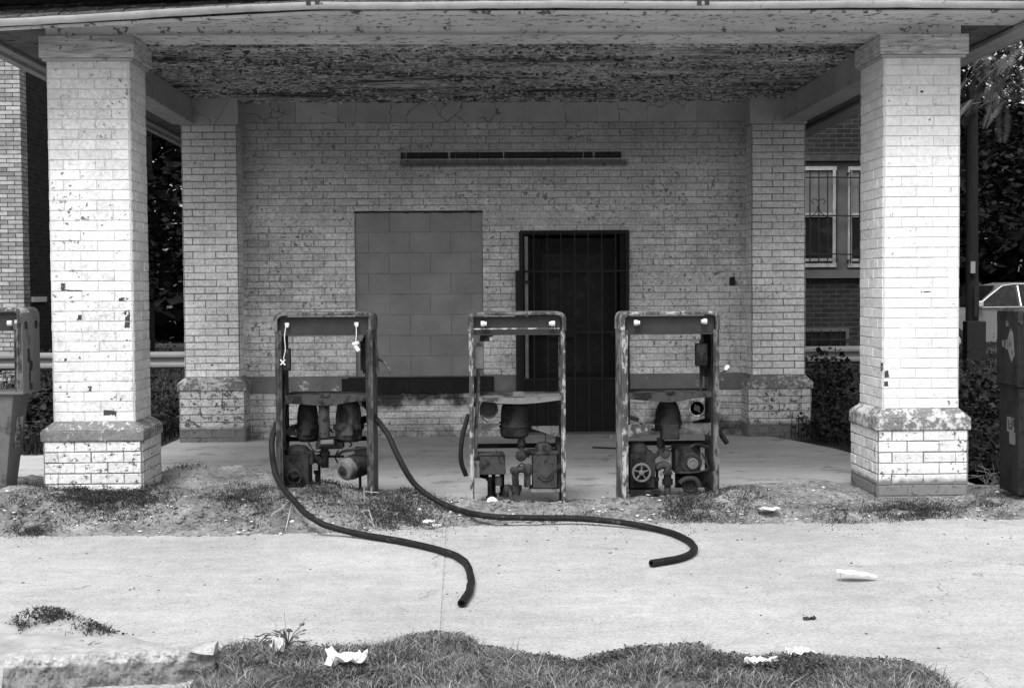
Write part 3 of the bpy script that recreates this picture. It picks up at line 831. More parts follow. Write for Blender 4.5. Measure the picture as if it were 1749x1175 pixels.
# fallen motor: cylinder with its dusty end cap towards us
mb = MB(); ax = Vector((.62, .76, .16)).normalized(); o = Vector((X(492), .05, Z(990)))
mb.lathe(o, ax, [(.0,-.012),(.03,-.012),(.062,-.004),(.072,.01),(.074,.05)], 24); mot = mb.build('motor_end_cap', M_DUST, p1, smooth=40, local=True)
mb = MB(); mb.lathe(o, ax, [(.073,.05),(.08,.055),(.08,.20),(.06,.22),(0,.22)], 24)
mb.box(X(545), X(640), .15, .24, Z(1000), Z(872)); mb.build('motor', M_RUST, p1, smooth=40, local=True, bevel=.003)
mb = MB(); mb.lathe(o+ax*-.012, -ax, [(.035,0),(.03,.008),(.012,.01),(.012,.03)], 16); mb.build('motor_hub', M_RUST, p1, smooth=40, local=True)
pipe(p1, [(X(452), .1, Z(905)), (X(490), .08, Z(882)), (X(560), .08, Z(872)), (X(636), .12, Z(870))], .010, M_RUST, 'cable')
def strut(t, pts, y, m):
    mb = MB(); mb.prism(pts, y, y+.006); return mb.build('brace', m, t, local=True)
strut(p1, [(X(165),Z(812)),(X(165),Z(745)),(X(212),Z(730)),(X(212),Z(752))], .2, M_RUST)
pipe(p1, [(X(660), .05, Z(190)), (X(680), .06, Z(280)), (X(686), .06, Z(350)), (X(690), .06, Z(440))], .012, M_FD, 'hanging_strap')
pipe(p1, [(X(684), .1, Z(352)), (X(715), .1, Z(362)), (X(742), .1, Z(392)), (X(768), .1, Z(432))], .010, M_FM, 'hose_stub')

# ---------- pump 2: chalky white frame, middle
p2 = root('fuel_pump', P(885, 850, 9.1), 'stripped fuel pump with chalky posts and pale bent shelf, in front of the door', 'fuel pump', 'stripped fuel pumps on the island')
X = lambda zx: (zx-375)*.001174
Z = lambda zy: (1109-zy)*.001174
pump_frame(p2, .630, 1.218, .40, M_FW, M_FM, stile=.026, hood=.125)
socket(p2, X(190), Z(136)); socket(p2, X(570), Z(138), s=-1)
mb = MB(); mb.beam((X(135), -.004, Z(164)), (X(612), -.004, Z(164)), .008, .008, c=.9); mb.build('trim_strip', M_FW, p2, local=True)
mb = MB(); mb.prism([(X(150),Z(175)),(X(285),Z(175)),(X(280),Z(196)),(X(240),Z(204)),(X(222),Z(232)),(X(165),Z(236)),(X(170),Z(205))], .04, .045); mb.build('torn_bracket', M_RUSTM, p2, local=True)
mb = MB(); mb.box(X(222), X(236), .02, .04, Z(228), Z(210)); mb.build('wire_nut', M_WHITE, p2, local=True, bevel=.003)
jbox(p2, X(132), X(190), Z(390), Z(262), .05, M_PANELM)
pipe(p2, [(X(158), .085, Z(395)), (X(158), .085, Z(480)), (X(150), .085, Z(620)), (X(140), .09, Z(760)), (X(140), .1, Z(930))], .0125, M_FM)
mb = MB(); ns = 24; xa, xb = X(160), X(622)      # saucer-shaped shelf, seen from above
vs = []
for k in range(ns+1):
    q = k/ns; x = xa+(xb-xa)*q; bow = math.sin(math.pi*min(1, q*1.05))
    zt = Z(545)-.012*bow; vs += [(x,.33,Z(535)), (x,.02,zt), (x,.012,Z(566)-.022*bow), (x,.016,Z(566)-.022*bow), (x,.024,zt-.006), (x,.33,Z(541))]
fs = []
for k in range(ns):
    for q in range(6): fs.append((k*6+q, k*6+(q+1) % 6, (k+1)*6+(q+1) % 6, (k+1)*6+q))
mb.add(vs, fs); mb.box(X(352), X(412), .06, .16, Z(548), Z(524))
mb.build('shelf', M_DUST, p2, local=True)
mb = MB(); mb.lathe((X(215), .05, Z(615)), (0,1,0), [(.058,.03),(.062,0),(.058,-.006),(.052,0),(.047,.05),(.02,.09),(0,.09)], 26)
mb.build('register_dial', M_RUST, p2, smooth=40, local=True)
meter(p2, X(362), .082, .094, Z(588), Z(712), Z(790), .19, 28, panel=False)
mb = MB(); mb.cyl((X(400),.16,Z(852)), (X(400),.16,Z(780)), .024); mb.lathe((X(400),.16,Z(820)), (0,0,1), [(0,-.03),(.026,-.018),(.03,0),(.026,.018),(0,.03)], 14); mb.lathe((X(397),.12,Z(885)), (0,-1,0), [(.03,-.06),(.037,-.02),(.038,0),(.03,.02),(0,.03)], 18)
mb.cyl((X(410),.14,Z(872)), (X(462),.14,Z(868)), .02); mb.cyl((X(432),.14,Z(872)), (X(445),.14,Z(872)), .032, n=6)
mb.build('elbow_pipe', M_RUST, p2, smooth=40, local=True)
strut(p2, [(X(455),Z(716)),(X(610),Z(716)),(X(612),Z(782)),(X(455),Z(730))], .1, M_DUST)
strut(p2, [(X(152),Z(762)),(X(152),Z(702)),(X(282),Z(700)),(X(282),Z(708))], .1, M_DUST)
mb = MB(); mb.box(X(160), X(306), .06, .2, Z(985), Z(878)); mb.box(X(152), X(300), .055, .205, Z(878), Z(866)); bx = mb.build('control_box', M_RUSTM, p2, local=True, bevel=.006)
pipe(p2, [(X(280), .05, Z(920)), (X(262), .045, Z(870)), (X(248), .04, Z(820))], .0025, M_RUST, 'wire', 6)
mb = MB(); mb.box(X(120), X(160), .04, .3, Z(1000), Z(905)); mb.build('post_plate', M_FM, p2, local=True)
mb = MB()
mb.box(X(462), X(598), .09, .28, Z(1068), Z(868)); mb.box(X(452), X(606), .085, .285, Z(876), Z(862)); mb.lathe((X(528), .18, Z(862)), (0,0,1), [(.062,0),(.058,.03),(.035,.055),(0,.06)], 18)
mb.lathe((X(535), .09, Z(985)), (0,-1,0), [(.05,0),(.05,.012),(.03,.014),(.03,.02),(0,.022)], 18); grit_bolts(mb, (X(530), Z(965)), .065, 8, .088)
mb.cyl((X(538),.18,Z(815)), (X(538),.18,Z(735)), .004, n=6)
mb.build('pump_unit', M_RUSTM, p2, smooth=40, local=True, bevel=.003)
mb = MB(); mb.tube(spline([(X(365),.1,Z(1060)),(X(362),.1,Z(985)),(X(375),.1,Z(962)),(X(430),.1,Z(962))], 5), .023, 14)
mb.lathe((X(360),.1,Z(966)), (0,0,1), [(.028,-.02),(.034,0),(.028,.02)], 14); mb.cyl((X(366),.1,Z(1085)), (X(366),.1,Z(1050)), .038, n=6); mb.cyl((X(366),.1,Z(1108)), (X(366),.1,Z(1085)), .028)
mb.tube([(X(430),.1,Z(940)),(X(430),.1,Z(1060))], .022, 14); mb.lathe((X(432),.1,Z(962)), (0,0,1), [(.024,-.035),(.032,-.02),(.032,.02),(.024,.035)], 14)
mb.build('suction_pipe', M_RUSTM, p2, smooth=40, local=True)
mb = MB(); mb.cyl((X(305),.06,Z(1110)), (X(318),.06,Z(1040)), .021); mb.cyl((X(268),.1,Z(1050)), (X(268),.1,Z(1000)), .025); mb.build('broken_pipe', M_RUSTM, p2, smooth=40, local=True)
mb = MB(); mb.box(X(445), X(612), .05, .3, Z(1088), Z(1072)); mb.build('base_rail', M_FM, p2, local=True, bevel=.002)
mb = MB(); mb.box(X(600), X(620), .12, .34, Z(1100), Z(785)); mb.build('rear_post', M_RUST, p2, local=True)

# ---------- pump 3
p3 = root('fuel_pump', P(1146, 845, 9.1), 'stripped fuel pump with spoked pulley wheel at its foot and round dial', 'fuel pump', 'stripped fuel pumps on the island')
X = lambda zx: (zx-379)*.001174
Z = lambda zy: (1093-zy)*.001174
pump_frame(p3, .640, 1.206, .40, M_FW, M_FW, stile=.036, hood=.12, mright=M_FM)
socket(p3, X(190), Z(128)); socket(p3, X(566), Z(123), s=-1)
pipe(p3, [(X(569), .085, Z(155)), (X(569), .085, Z(238))], .011)
jbox(p3, X(530), X(594), Z(375), Z(248), .05, M_RUST)
pipe(p3, [(X(562), .085, Z(392)), (X(560), .085, Z(515))], .011)
mb = MB(); mb.box(X(592), X(636), .2, .25, Z(440), Z(160)); mb.build('rear_post', M_RUST, p3, local=True)
shelf(p3, [(X(137), Z(553)), (X(300), Z(570)), (X(372), Z(573)), (X(445), Z(568)), (X(490), Z(556)), (X(620), Z(545))], Z(520), M_RUSTM)
meter(p3, X(385), .060, .088, Z(572), Z(702), Z(745), .19, 10)
mb = MB(); mb.box(X(336), X(436), .06, .16, Z(788), Z(706)); mb.build('meter_box', M_RUST, p3, local=True, bevel=.004)
mb = MB(); n = 30
mb.lathe((X(535), .06, Z(612)), (0,1,0), [(.046,.02),(.046,-.004),(.053,-.006),(.053,.03)], n); dl = mb.build('register_dial', M_FW, p3, smooth=40, local=True)
mb = MB(); mb.lathe((X(535), .06, Z(612)), (0,1,0), [(.0,.012),(.045,.012)], n); mb.lathe((X(535), .07, Z(612)), (0,-1,0), [(.02,0),(.02,.014),(.008,.016),(0,.02)], 14)
mb.beam((X(520),.055,Z(590)),(X(550),.055,Z(635)),.008,.01); mb.build('dial_face', M_RUSTM, dl, smooth=40, local=True)
strut(p3, [(X(143),Z(778)),(X(143),Z(706)),(X(298),Z(704)),(X(298),Z(724))], .1, M_FW)
strut(p3, [(X(468),Z(704)),(X(620),Z(698)),(X(620),Z(772)),(X(468),Z(724))], .1, M_DUST)
mb = MB(); mb.cyl((X(340),.16,Z(842)), (X(340),.16,Z(786)), .026); mb.tube(spline([(X(340),.16,Z(830)),(X(335),.15,Z(862)),(X(300),.15,Z(895))], 5), .016, 10)
mb.lathe((X(359),.1,Z(868)), (0,-1,0), [(.028,-.06),(.036,-.02),(.037,0),(.028,.004),(.026,-.002),(0,-.002)], 20); mb.build('elbow_pipe', M_RUSTM, p3, smooth=40, local=True)
mb = MB(); mb.box(X(158), X(296), .08, .3, Z(1062), Z(868)); mb.lathe((X(213),.18,Z(868)), (0,0,1), [(.07,0),(.064,.03),(.04,.06),(0,.066)], 18)
mb.prism([(X(245),Z(1000)),(X(300),Z(1000)),(X(300),Z(870)),(X(250),Z(850))], .07, .12); grit_bolts(mb, (X(225), Z(900)), .06, 6, .078)
mb.build('pump_unit', M_RUST, p3, smooth=40, local=True, bevel=.004)
wheel(p3, X(218), Z(970), .063, .05, 5)
mb = MB(); mb.box(X(418), X(560), .1, .3, Z(985), Z(832)); mb.lathe((X(505),.1,Z(925)), (0,-1,0), [(.072,-.02),(.074,.0),(.066,.01),(.05,.012),(.04,.008),(.034,.014),(.034,.024),(.024,.028),(.024,.024),(0,.024)], 26)
mb.build('motor', M_RUST, p3, smooth=40, local=True, bevel=.006)
mb = MB(); mb.lathe((X(512),.075,Z(926)), (0,-1,0), [(.036,0),(.036,.006),(.026,.008),(.026,.003),(.012,.003),(.012,.008),(0,.008)], 22); mb.build('motor_hub', M_DUST, p3, smooth=40, local=True)
pipe(p3, [(X(440),.09,Z(980)),(X(520),.085,Z(978)),(X(598),.09,Z(962)),(X(596),.09,Z(930)),(X(568),.1,Z(870))], .007, M_RUST, 'cable')
pipe(p3, [(X(505),.09,Z(832)),(X(540),.08,Z(820)),(X(600),.09,Z(835))], .012, M_RUST, 'cable')
mb = MB(); mb.tube(spline([(X(310),.12,Z(955)),(X(340),.12,Z(938)),(X(372),.12,Z(945)),(X(374),.12,Z(1010)),(X(374),.12,Z(1040))], 5), .026, 14)
mb.cyl((X(374),.12,Z(1050)), (X(374),.12,Z(1015)), .036, n=6); mb.cyl((X(374),.12,Z(1100)), (X(374),.12,Z(1050)), .022); mb.cyl((X(374),.12,Z(990)), (X(374),.12,Z(975)), .034, n=16)
mb.build('suction_pipe', M_RUSTM, p3, smooth=40, local=True)
mb = MB(); mb.lathe((X(335),.09,Z(985)), (0,-1,0), [(.012,0),(.012,.01),(0,.01)], 10); mb.build('plug', M_DUST, p3, smooth=40, local=True)
mb = MB(); mb.lathe((X(503),.1,Z(1058)), (0,-1,0), [(.05,-.1),(.05,0),(.036,.004),(.03,-.02),(0,-.02)], 20); mb.tube(spline([(X(440),.1,Z(1040)),(X(480),.1,Z(1015)),(X(530),.1,Z(1020)),(X(555),.1,Z(1060))],5), .02, 10); mb.build('drain_pipe', M_RUST, p3, smooth=40, local=True)
mb = MB(); mb.box(X(440), X(636), .3, .31, Z(1090), Z(1000)); mb.build('rear_plate', M_RUSTM, p3, local=True); mb = MB(); mb.box(X(150), X(330), .05, .3, Z(1095), Z(1072)); mb.build('base_plate', M_RUSTM, p3, local=True)
mb = MB(); mb.prism([(X(640),Z(442)),(X(652),Z(408)),(X(672),Z(398)),(X(688),Z(372)),(X(700),Z(340)),(X(706),Z(362)),(X(700),Z(392)),(X(682),Z(408)),(X(662),Z(412)),(X(650),Z(440))], -.02, -.014); mb.build('torn_flap', M_FM, p3, local=True)
mb = MB(); mb.prism([(X(675),Z(392)),(X(680),Z(372)),(X(698),Z(362)),(X(706),Z(376)),(X(690),Z(396))], -.03, -.022); mb.build('white_tag', M_WHITE, p3, local=True)
pipe(p3, [(X(650), .14, Z(690)), (X(668), .14, Z(745)), (X(690), .14, Z(780)), (X(718), .14, Z(820))], .017, M_RUBBER, 'hose_stub')

# ---------- small fittings, wires, bolts and brackets that clutter the works
def clutter(t, seed, W, n=16):
    q = random.Random(seed)
    for k in range(n):
        mb = MB(); x = q.uniform(-W*.42, W*.42); z = q.uniform(.08, .62); y = q.uniform(.08, .3); kind = k % 4; e = q.choice((-1, 1))
        if kind == 0:
            p = [Vector((x, y, z))]
            for j in range(4): p.append(p[-1] + Vector((q.uniform(-.07,.07), q.uniform(-.03,.03), q.uniform(-.08,.03))))
            p = [Vector((max(-W*.46, min(W*.46, a.x)), a.y, max(.02, a.z))) for a in p]
            mb.tube(spline(p, 5), q.uniform(.003,.006), 6); mb.build('wiring', M_RUST, t, smooth=50, local=True)
        elif kind == 1:
            w, h = q.uniform(.02,.05), q.uniform(.02,.05); xa, xb = sorted((e*W/2, e*(W/2-w))); mb.box(xa, xb, y, y+.01, z-h/2, z+h/2); mb.lathe(((xa+xb)/2, y, z), (0,-1,0), [(.009,0),(.009,.008),(0,.01)], 6); mb.build('bracket', M_RUSTM, t, local=True, bevel=.003)
        elif kind == 2:
            L = q.uniform(.10,.26); a = (0,0,1); v = Vector(a)*L; o = Vector((x*.9, y+.05, -.02)); r = q.uniform(.009,.016)
            mb.tube([o, o+v], r, 10); mb.cyl(o-Vector(a)*.012, o+Vector(a)*.012, r*1.6, n=6); mb.cyl(o+v-Vector(a)*.012, o+v+Vector(a)*.012, r*1.6, n=6); mb.build('fitting', M_RUST, t, smooth=40, local=True)
        else:
            mb.beam((e*W/2, y, z), (e*W*.32, y+.02, z-.03), .005, .03); mb.build('bracket', M_RUST, t, local=True)
    mb = MB()
    mb.beam((-W/2+.01, .385, .30), (W/2-.01, .385, .30), .02, .03); mb.build('rear_rail', M_RUST, t, local=True)
clutter(p1, 3, .62, 20); clutter(p2, 8, .60, 16); clutter(p3, 21, .62, 18)

# ---------- the two outer pumps, still partly panelled
p4 = root('fuel_pump', P(-46, 842, 9.1), 'grey fuel pump with slotted side panel and sticker, beyond the left column', 'fuel pump', 'stripped fuel pumps on the island')
pump_frame(p4, .66, 1.20, .36, M_FM, M_FW, hood=.1, zl=.655)
mb = MB(); mb.box(.331, .337, .0, .36, .655, 1.165); sp = mb.build('side_panel', M_PANELM, p4, local=True)
mb = MB()
for yy in (.05, .26): mb.box(.337, .339, yy, yy+.055, 1.06, 1.11)
mb.prism([(.10,.93),(.14,.93),(.15,.86),(.20,.84),(.19,.78),(.16,.79),(.15,.70),(.19,.70),(.19,.66),(.13,.66),(.12,.76),(.14,.83),(.10,.85)], .337, .3385, plane='YZ')
mb.build('rust_patch', M_PANELD, sp, local=True)
mb = MB()
mb.hexa([(-.30,.03,.0),(.20,.03,.0),(.20,.25,.0),(-.30,.25,.0)], [(-.31,.01,.64),(.27,.01,.64),(.27,.34,.64),(-.31,.34,.64)]); mb.box(-.32, .34, -.01, .37, .635, .655)
lp = mb.build('lower_cabinet', M_PANELM, p4, local=True, bevel=.006)
mb = MB(); mb.hexa([(.231,.11,.28),(.235,.11,.28),(.235,.23,.28),(.231,.23,.28)], [(.257,.11,.48),(.261,.11,.48),(.261,.23,.48),(.257,.23,.48)]); stk = mb.build('sticker', M_FW, lp, local=True)
mb = MB()
for k in range(6):
    z = .30+k*.03; x = .2365 + (z-.28)*.13; mb.box(x, x+.001, .13, .21-.02*(k % 3), z, z+.005)
mb.build('print', M_PANELD, stk, local=True)
mb = MB(); mb.box(.28, .325, .02, .34, 1.02, 1.12); mb.lathe((.245, -.004, 1.1), (1,0,0), [(.018,0),(.018,.03),(0,.03)], 12); mb.build('lamp_socket', M_WHITE, p4, local=True, bevel=.003)

p5 = root('fuel_pump', P(1822, 838, 9.1), 'nearly black fuel pump with torn decal and sticker, beyond the right column', 'fuel pump', 'stripped fuel pumps on the island')
pump_frame(p5, .66, 1.215, .36, M_PANELD, M_FD, hood=.1, zl=.69)
mb = MB(); mb.box(-.337, -.331, .0, .36, .70, 1.19); sp = mb.build('side_panel', M_PANELD, p5, local=True)
mb = MB(); mb.prism([(.08,1.05),(.05,.90),(.10,.85),(.16,.93),(.26,.95),(.27,.99),(.17,1.0),(.12,1.08)], -.3385, -.337, plane='YZ'); mb.box(-.3385, -.337, .16, .2, 1.09, 1.13); mb.build('torn_decal', M_FM, sp, local=True)
mb = MB(); mb.hexa([(-.32,.01,-.03),(.32,.01,-.03),(.32,.35,-.03),(-.32,.35,-.03)], [(-.325,.01,.69),(.325,.01,.69),(.325,.35,.69),(-.325,.35,.69)])
lp = mb.build('lower_cabinet', M_PANELD, p5, local=True, bevel=.006)
mb = MB(); mb.box(-.327, -.3245, .08, .2, .38, .48); mb.box(-.326, -.3235, .06, .16, .30, .38); stk = mb.build('sticker', M_FM, lp, local=True)
mb = MB(); mb.box(-.328, -.3268, .11, .17, .40, .41); mb.box(-.328, -.3268, .11, .17, .43, .435); mb.box(-.328, -.3268, .11, .12, .41, .46); mb.box(-.328, -.3268, .16, .17, .41, .46); mb.build('print', M_PANELD, stk, local=True)

# ---------- hoses lying on the drive
def hose(t, pts, r=.019, lab=None):
    pp = spline(pts, 9); pp = [p + Vector((.004*noise.noise(p*9), .004*noise.noise(p*9+Vector((5,0,0))), 0)) for p in pp]
    mb = MB(); mb.tube(pp, [r*(1+.07*noise.noise(p*14)) for p in pp], 12, caps=False)
    d = (pp[-1]-pp[-2]).normalized()
    mb.lathe(pp[-1], d, [(r*1.04, -.05), (r*1.06, 0), (r*.7, .001), (r*.66, -.03), (0, -.03)], 12)
    return mb.build('hose', M_RUBBER, t, smooth=50, label=lab)
gh = .022
hose(p1, [P(472,722,9.2), P(464,760,9.02), P(472,812,8.95), G(500,853,.17), G(540,889,.09), G(600,909,gh+.01), G(690,925,gh), G(760,942,gh), G(792,958,gh), G(804,984,gh), G(801,1010,gh), G(788,1030,gh)], lab='rubber hose running down to the left and out over the drive')
hose(p1, [P(622,688,9.3), P(636,708,9.25), P(662,742,9.1), P(688,795,9.0), G(718,836,.17), G(770,866,.08), G(832,881,.06), G(900,884,.05), G(980,885,.04), G(1060,892,gh+.01), G(1130,905,gh), G(1172,921,gh), G(1186,937,gh), G(1168,951,gh), G(1112,962,gh)], lab='rubber hose curling to the right across the drive')
hose(p2, [P(800,708,9.25), P(789,752,9.2), P(787,785,9.2), P(796,812,9.22)], .016, lab='short hose looped beside the left post')
# ================================================================ GROUND
def lerp_pts(pts, x):
    if x <= pts[0][0]: return pts[0][1]
    for (a, b), (c, d) in zip(pts[:-1], pts[1:]):
        if x <= c: return b + (d-b)*(x-a)/(c-a)
    return pts[-1][1]
def sst(a, b, x):
    t = max(0, min(1, (x-a)/(b-a))); return t*t*(3-2*t)
def fbm(x, y, s, o=4, seed=0):
    v = 0; a = 1; t = 0
    for k in range(o): v += a*noise.noise(Vector((x*s, y*s, seed+k*7.3))); t += a; a *= .5; s *= 2.1
    return v/t

cm = MT('sun-bleached concrete drive', .9, .2)
base = cm.map(cm.noise(.9, 6, .6), .3, .7, .36, .47)
st = cm.map(cm.noise(2.4, 5, .6, vec=cm.scaled(.35, 1.6, 1)), .35, .7, .93, 1.04)
base = cm.mul(base, st)
fine = cm.mul(cm.map(cm.noise(55, 6, .9), .36, .62, .66, 1.2), cm.map(cm.noise(8, 6, .75), .35, .65, .86, 1.1))
base = cm.mul(base, fine)
sp1 = cm.mul(cm.map(cm.voro(38), .10, .16, 1., 0.), cm.map(cm.noise(22, 2), .54, .60)); base = cm.mix(sp1, base, .10)
sp2 = cm.mul(cm.map(cm.voro(90), .16, .26, 1., 0.), cm.map(cm.noise(50, 2), .50, .6)); base = cm.mix(cm.mul(sp2, .7), base, .14)
x_, y_, z_ = cm.xyz()
grit = cm.mul(cm.map(y_, 7.3, 8.5), cm.map(cm.noise(60, 5, .8), .5, .66)); base = cm.mix(cm.mul(grit, .5), base, .16)
crk = cm.voro(.42, 'DISTANCE_TO_EDGE', vec=None)
nn = cm.t.nodes.new('ShaderNodeTexNoise'); nn.inputs['Scale'].default_value = 3.5; nn.inputs['Detail'].default_value = 12; nn.inputs['Roughness'].default_value = .7
cm.t.links.new(cm.co, nn.inputs['Vector'])
mv = cm.t.nodes.new('ShaderNodeVectorMath'); mv.operation = 'MULTIPLY_ADD'; mv.inputs[1].default_value = (.42, .42, .42)
cm.t.links.new(nn.outputs['Color'], mv.inputs[0]); cm.t.links.new(cm.co, mv.inputs[2])
crk = cm.voro(.36, 'DISTANCE_TO_EDGE', vec=mv.outputs[0])
cmask = cm.mul(cm.map(crk, .0006, .0024, 1., 0.), cm.map(cm.noise(2.8, 5, .7), .50, .56))
base = cm.mix(cm.mul(cmask, .75), base, .08)
cm.color(base); cm.bump(cm.addn(cm.noise(150, 3, .8), cm.mul(cm.noise(12, 4), 1.2)), .003, .7)
M_DRIVE = cm.m
fm = MT('dusty porch floor concrete', .9, .2)
b_ = fm.map(fm.noise(1.3, 6, .65, vec=fm.scaled(.5, 1.5, 1)), .3, .7, .34, .50)
b_ = fm.mul(b_, fm.map(fm.noise(90, 3, .8), .3, .7, .8, 1.15))
b_ = fm.mix(fm.mul(fm.map(fm.noise(3, 6, .7), .56, .64), .55), b_, .12)
fm.color(b_); fm.bump(fm.noise(60, 5, .8), .004, .7); M_FLOOR = fm.m
M_FIELD = plain('weedy soil', .04, .09, 3, .95, .02, 8)
M_ROAD = plain('pale worn asphalt', .26, .34, 5, .95, .002, 90)
dm = MT('sandy island dirt', .95, .1)
d_ = dm.map(dm.noise(3.2, 7, .68), .32, .68, .11, .38)
d_ = dm.mul(d_, dm.map(dm.noise(34, 5, .8), .3, .7, .55, 1.4))
d_ = dm.mix(dm.map(dm.noise(80, 4, .8), .64, .68), d_, .55)
d_ = dm.mix(dm.mul(dm.map(dm.noise(28, 5, .75, vec=dm.scaled(1, 1.4, 1)), .55, .62), .85), d_, .04)
dm.color(d_); dm.bump(dm.addn(dm.noise(45, 6, .8), dm.mul(dm.noise(12, 4), 1.5)), .014, 1.0)
M_DIRT = dm.m

def sheet(name, x0, x1, y0, y1, z, m, kind='structure'):
    mb = MB(); mb.add([(x0,y0,z),(x1,y0,z),(x1,y1,z),(x0,y1,z)], [(0,1,2,3)]); o = mb.build(name, m); meta(o, kind=kind); return o
sheet('ground', -500, 500, -500, 900, -.03, M_FIELD)
sheet('road', -60, 60, -14, 3.4, -.022, M_ROAD)
# drive: two slabs with an open joint between them
jx0 = G(763, 900).x; jx1 = G(763, 1050).x
mb = MB()
mb.add([(-16,4.2,0),(jx1-.008,4.2,0),(jx0-.009,9.0,0),(-16,9.0,0)], [(0,1,2,3)])
mb.add([(jx1+.006,4.2,0),(16,4.2,0),(16,9.0,0),(jx0+.006,9.0,0)], [(0,1,2,3)])
mb.add([(-16,4.2,-.005),(16,4.2,-.005),(16,9.0,-.005),(-16,9.0,-.005)], [(0,1,2,3)])
meta(mb.build('driveway', M_DRIVE), kind='structure')
# porch floor, broken edge at the right
edge = [(-6.5, 9.3), (3.7, 9.3), (3.65, 10.6), (3.35, 11.6), (3.25, 12.4), (3.0, 13.2), (2.7, 13.9), (-2.9, 13.9), (-2.95, 12.6), (-6.5, 12.4)]
mb = MB(); n = len(edge)
mb.add([(x, y, .006) for x, y in edge] + [(x, y, -.05) for x, y in edge], [tuple(range(n))] + [(i, n+i, n+(i+1) % n, (i+1) % n) for i in range(n)])
meta(mb.build('porch_floor', M_FLOOR), kind='structure')

# island of dirt between the drive and the porch floor
plat = [(-4.5, .11), (-2.6, .115), (-1.0, .125), (-.5, .085), (.3, .08), (1.3, .09), (2.0, .06), (2.7, .025), (4.5, .03)]
fronty = [(-4, 8.38), (-2.6, 8.45), (-1.7, 8.36), (-1.0, 8.42), (-.2, 8.55), (.6, 8.75), (1.6, 8.62), (2.2, 8.55), (3, 8.65), (4, 8.6)]
reary = [(-4.5, 10.8), (-3, 10.7), (-2, 10.75), (-1.4, 10.6), (-.9, 9.9), (-.3, 9.55), (.6, 9.45), (1.4, 9.6), (1.9, 10.1), (2.4, 10.3), (4, 10.0)]
def island_h(x, y):
    f = lerp_pts(fronty, x) + .10*fbm(x, 0, 2.2, 3, 5) + .10*fbm(x, y, 9, 4, 25); r = lerp_pts(reary, x) + .12*fbm(x, 0, 1.7, 3, 9)
    p = lerp_pts(plat, x)
    k = sst(f-.08, f+.55, y)*(1-sst(r-.6, r+.1, y))
    rough = fbm(x, y, 3.5, 3, 2)*.05 + fbm(x, y, 12, 4, 4)*.03
    h = p*k + rough*min(1, k*3)
    h += .07*math.exp(-((x+1.9)**2/.15 + (y-10.1)**2/.12)) + .05*math.exp(-((x-2.35)**2/.06 + (y-9.6)**2/.12))
    h += .09*math.exp(-((x+2.95)**2/.05+(y-9.0)**2/.1)) + .035*math.exp(-((x+.42)**2/.02+(y-9.1)**2/.05)) + .04*math.exp(-((x+1.0)**2/.12+(y-9.2)**2/.05)) + .03*math.exp(-((x-1.75)**2/.03+(y-9.1)**2/.06))
    lip = sst(f-.12, f-.02, y)*(1-sst(r+.02, r+.14, y))
    return h - .03*(1-lip) + .006*lip
mb = MB(); nx, ny = 420, 110; X0, X1, Y0, Y1 = -6, 6.4, 8.1, 11.1
vs = [(X0+(X1-X0)*i/nx, Y0+(Y1-Y0)*j/ny, island_h(X0+(X1-X0)*i/nx, Y0+(Y1-Y0)*j/ny)) for j in range(ny+1) for i in range(nx+1)]
mb.add(vs, [(j*(nx+1)+i, j*(nx+1)+i+1, (j+1)*(nx+1)+i+1, (j+1)*(nx+1)+i) for j in range(ny) for i in range(nx)])
meta(mb.build('dirt_island', M_DIRT, smooth=60), kind='structure')

# stones
M_STONEL = plain('pale gravel', .4, .75, 5, .9, 0)
M_STONED = plain('dark gravel', .05, .15, 5, .9, 0)
def rock(mb, x, y, z, s, c=.5):
    v = []
    for dx, dy, dz in ((1,0,0),(0,1,0),(-1,0,0),(0,-1,0),(0,0,.8),(.6,.6,.4),(-.6,.5,.5),(-.5,-.6,.4),(.6,-.5,.5)):
        q = R.uniform(.7, 1.25); v.append((x+dx*s*q, y+dy*s*q, z+dz*s*.7*q))
    mb.add(v, [(0,5,8),(5,0,1),(1,6,5),(6,1,2),(2,7,6),(7,2,3),(3,8,7),(8,3,0),(4,5,6),(4,6,7),(4,7,8),(4,8,5)], c)
for nm, mt, cnt in (('pale_gravel', M_STONEL, 1700), ('dark_gravel', M_STONED, 1700)):
    mb = MB()
    for k in range(cnt):
        x = R.uniform(-4, 4.2); f = lerp_pts(fronty, x)
        y = f + abs(R.gauss(0, .45)) - .12
        if fbm(x, y, 1.5, 2, 20) < -.15 and R.random() < .7: continue
        s = R.uniform(.002, .007) if R.random() < .88 else R.uniform(.008, .018)
        rock(mb, x, y, max(island_h(x, y), 0)+s*.2, s, R.random())
    o = mb.build(nm, mt); meta(o, 'small %s scattered over the dirt island and drive edge' % nm.replace('_', ' '), 'gravel', kind='stuff')
mb = MB()
for k in range(1800):
    x = R.uniform(-4, 4.2); y = lerp_pts(fronty, x) + abs(R.gauss(.15, .5))
    s = R.uniform(.008, .024)*(1.7 if R.random() < .06 else 1); rock(mb, x, y, max(island_h(x, y), 0)-s*.1, s, R.random())
meta(mb.build('dirt_clods', M_DIRT), 'crumbly dirt clods on the island between drive and porch', 'clods', kind='stuff')
mb = MB()
for k in range(2600):
    x = R.uniform(-3.5, 3.5); y = 5.3+3.2*(R.random()**.7); s = R.uniform(.0015, .0035) if R.random() < .96 else R.uniform(.005,.009)
    rock(mb, x, y, .001, s, R.random())
meta(mb.build('drive_grit', M_STONED), 'dark grit specks strewn over the pale drive', 'grit', kind='stuff')

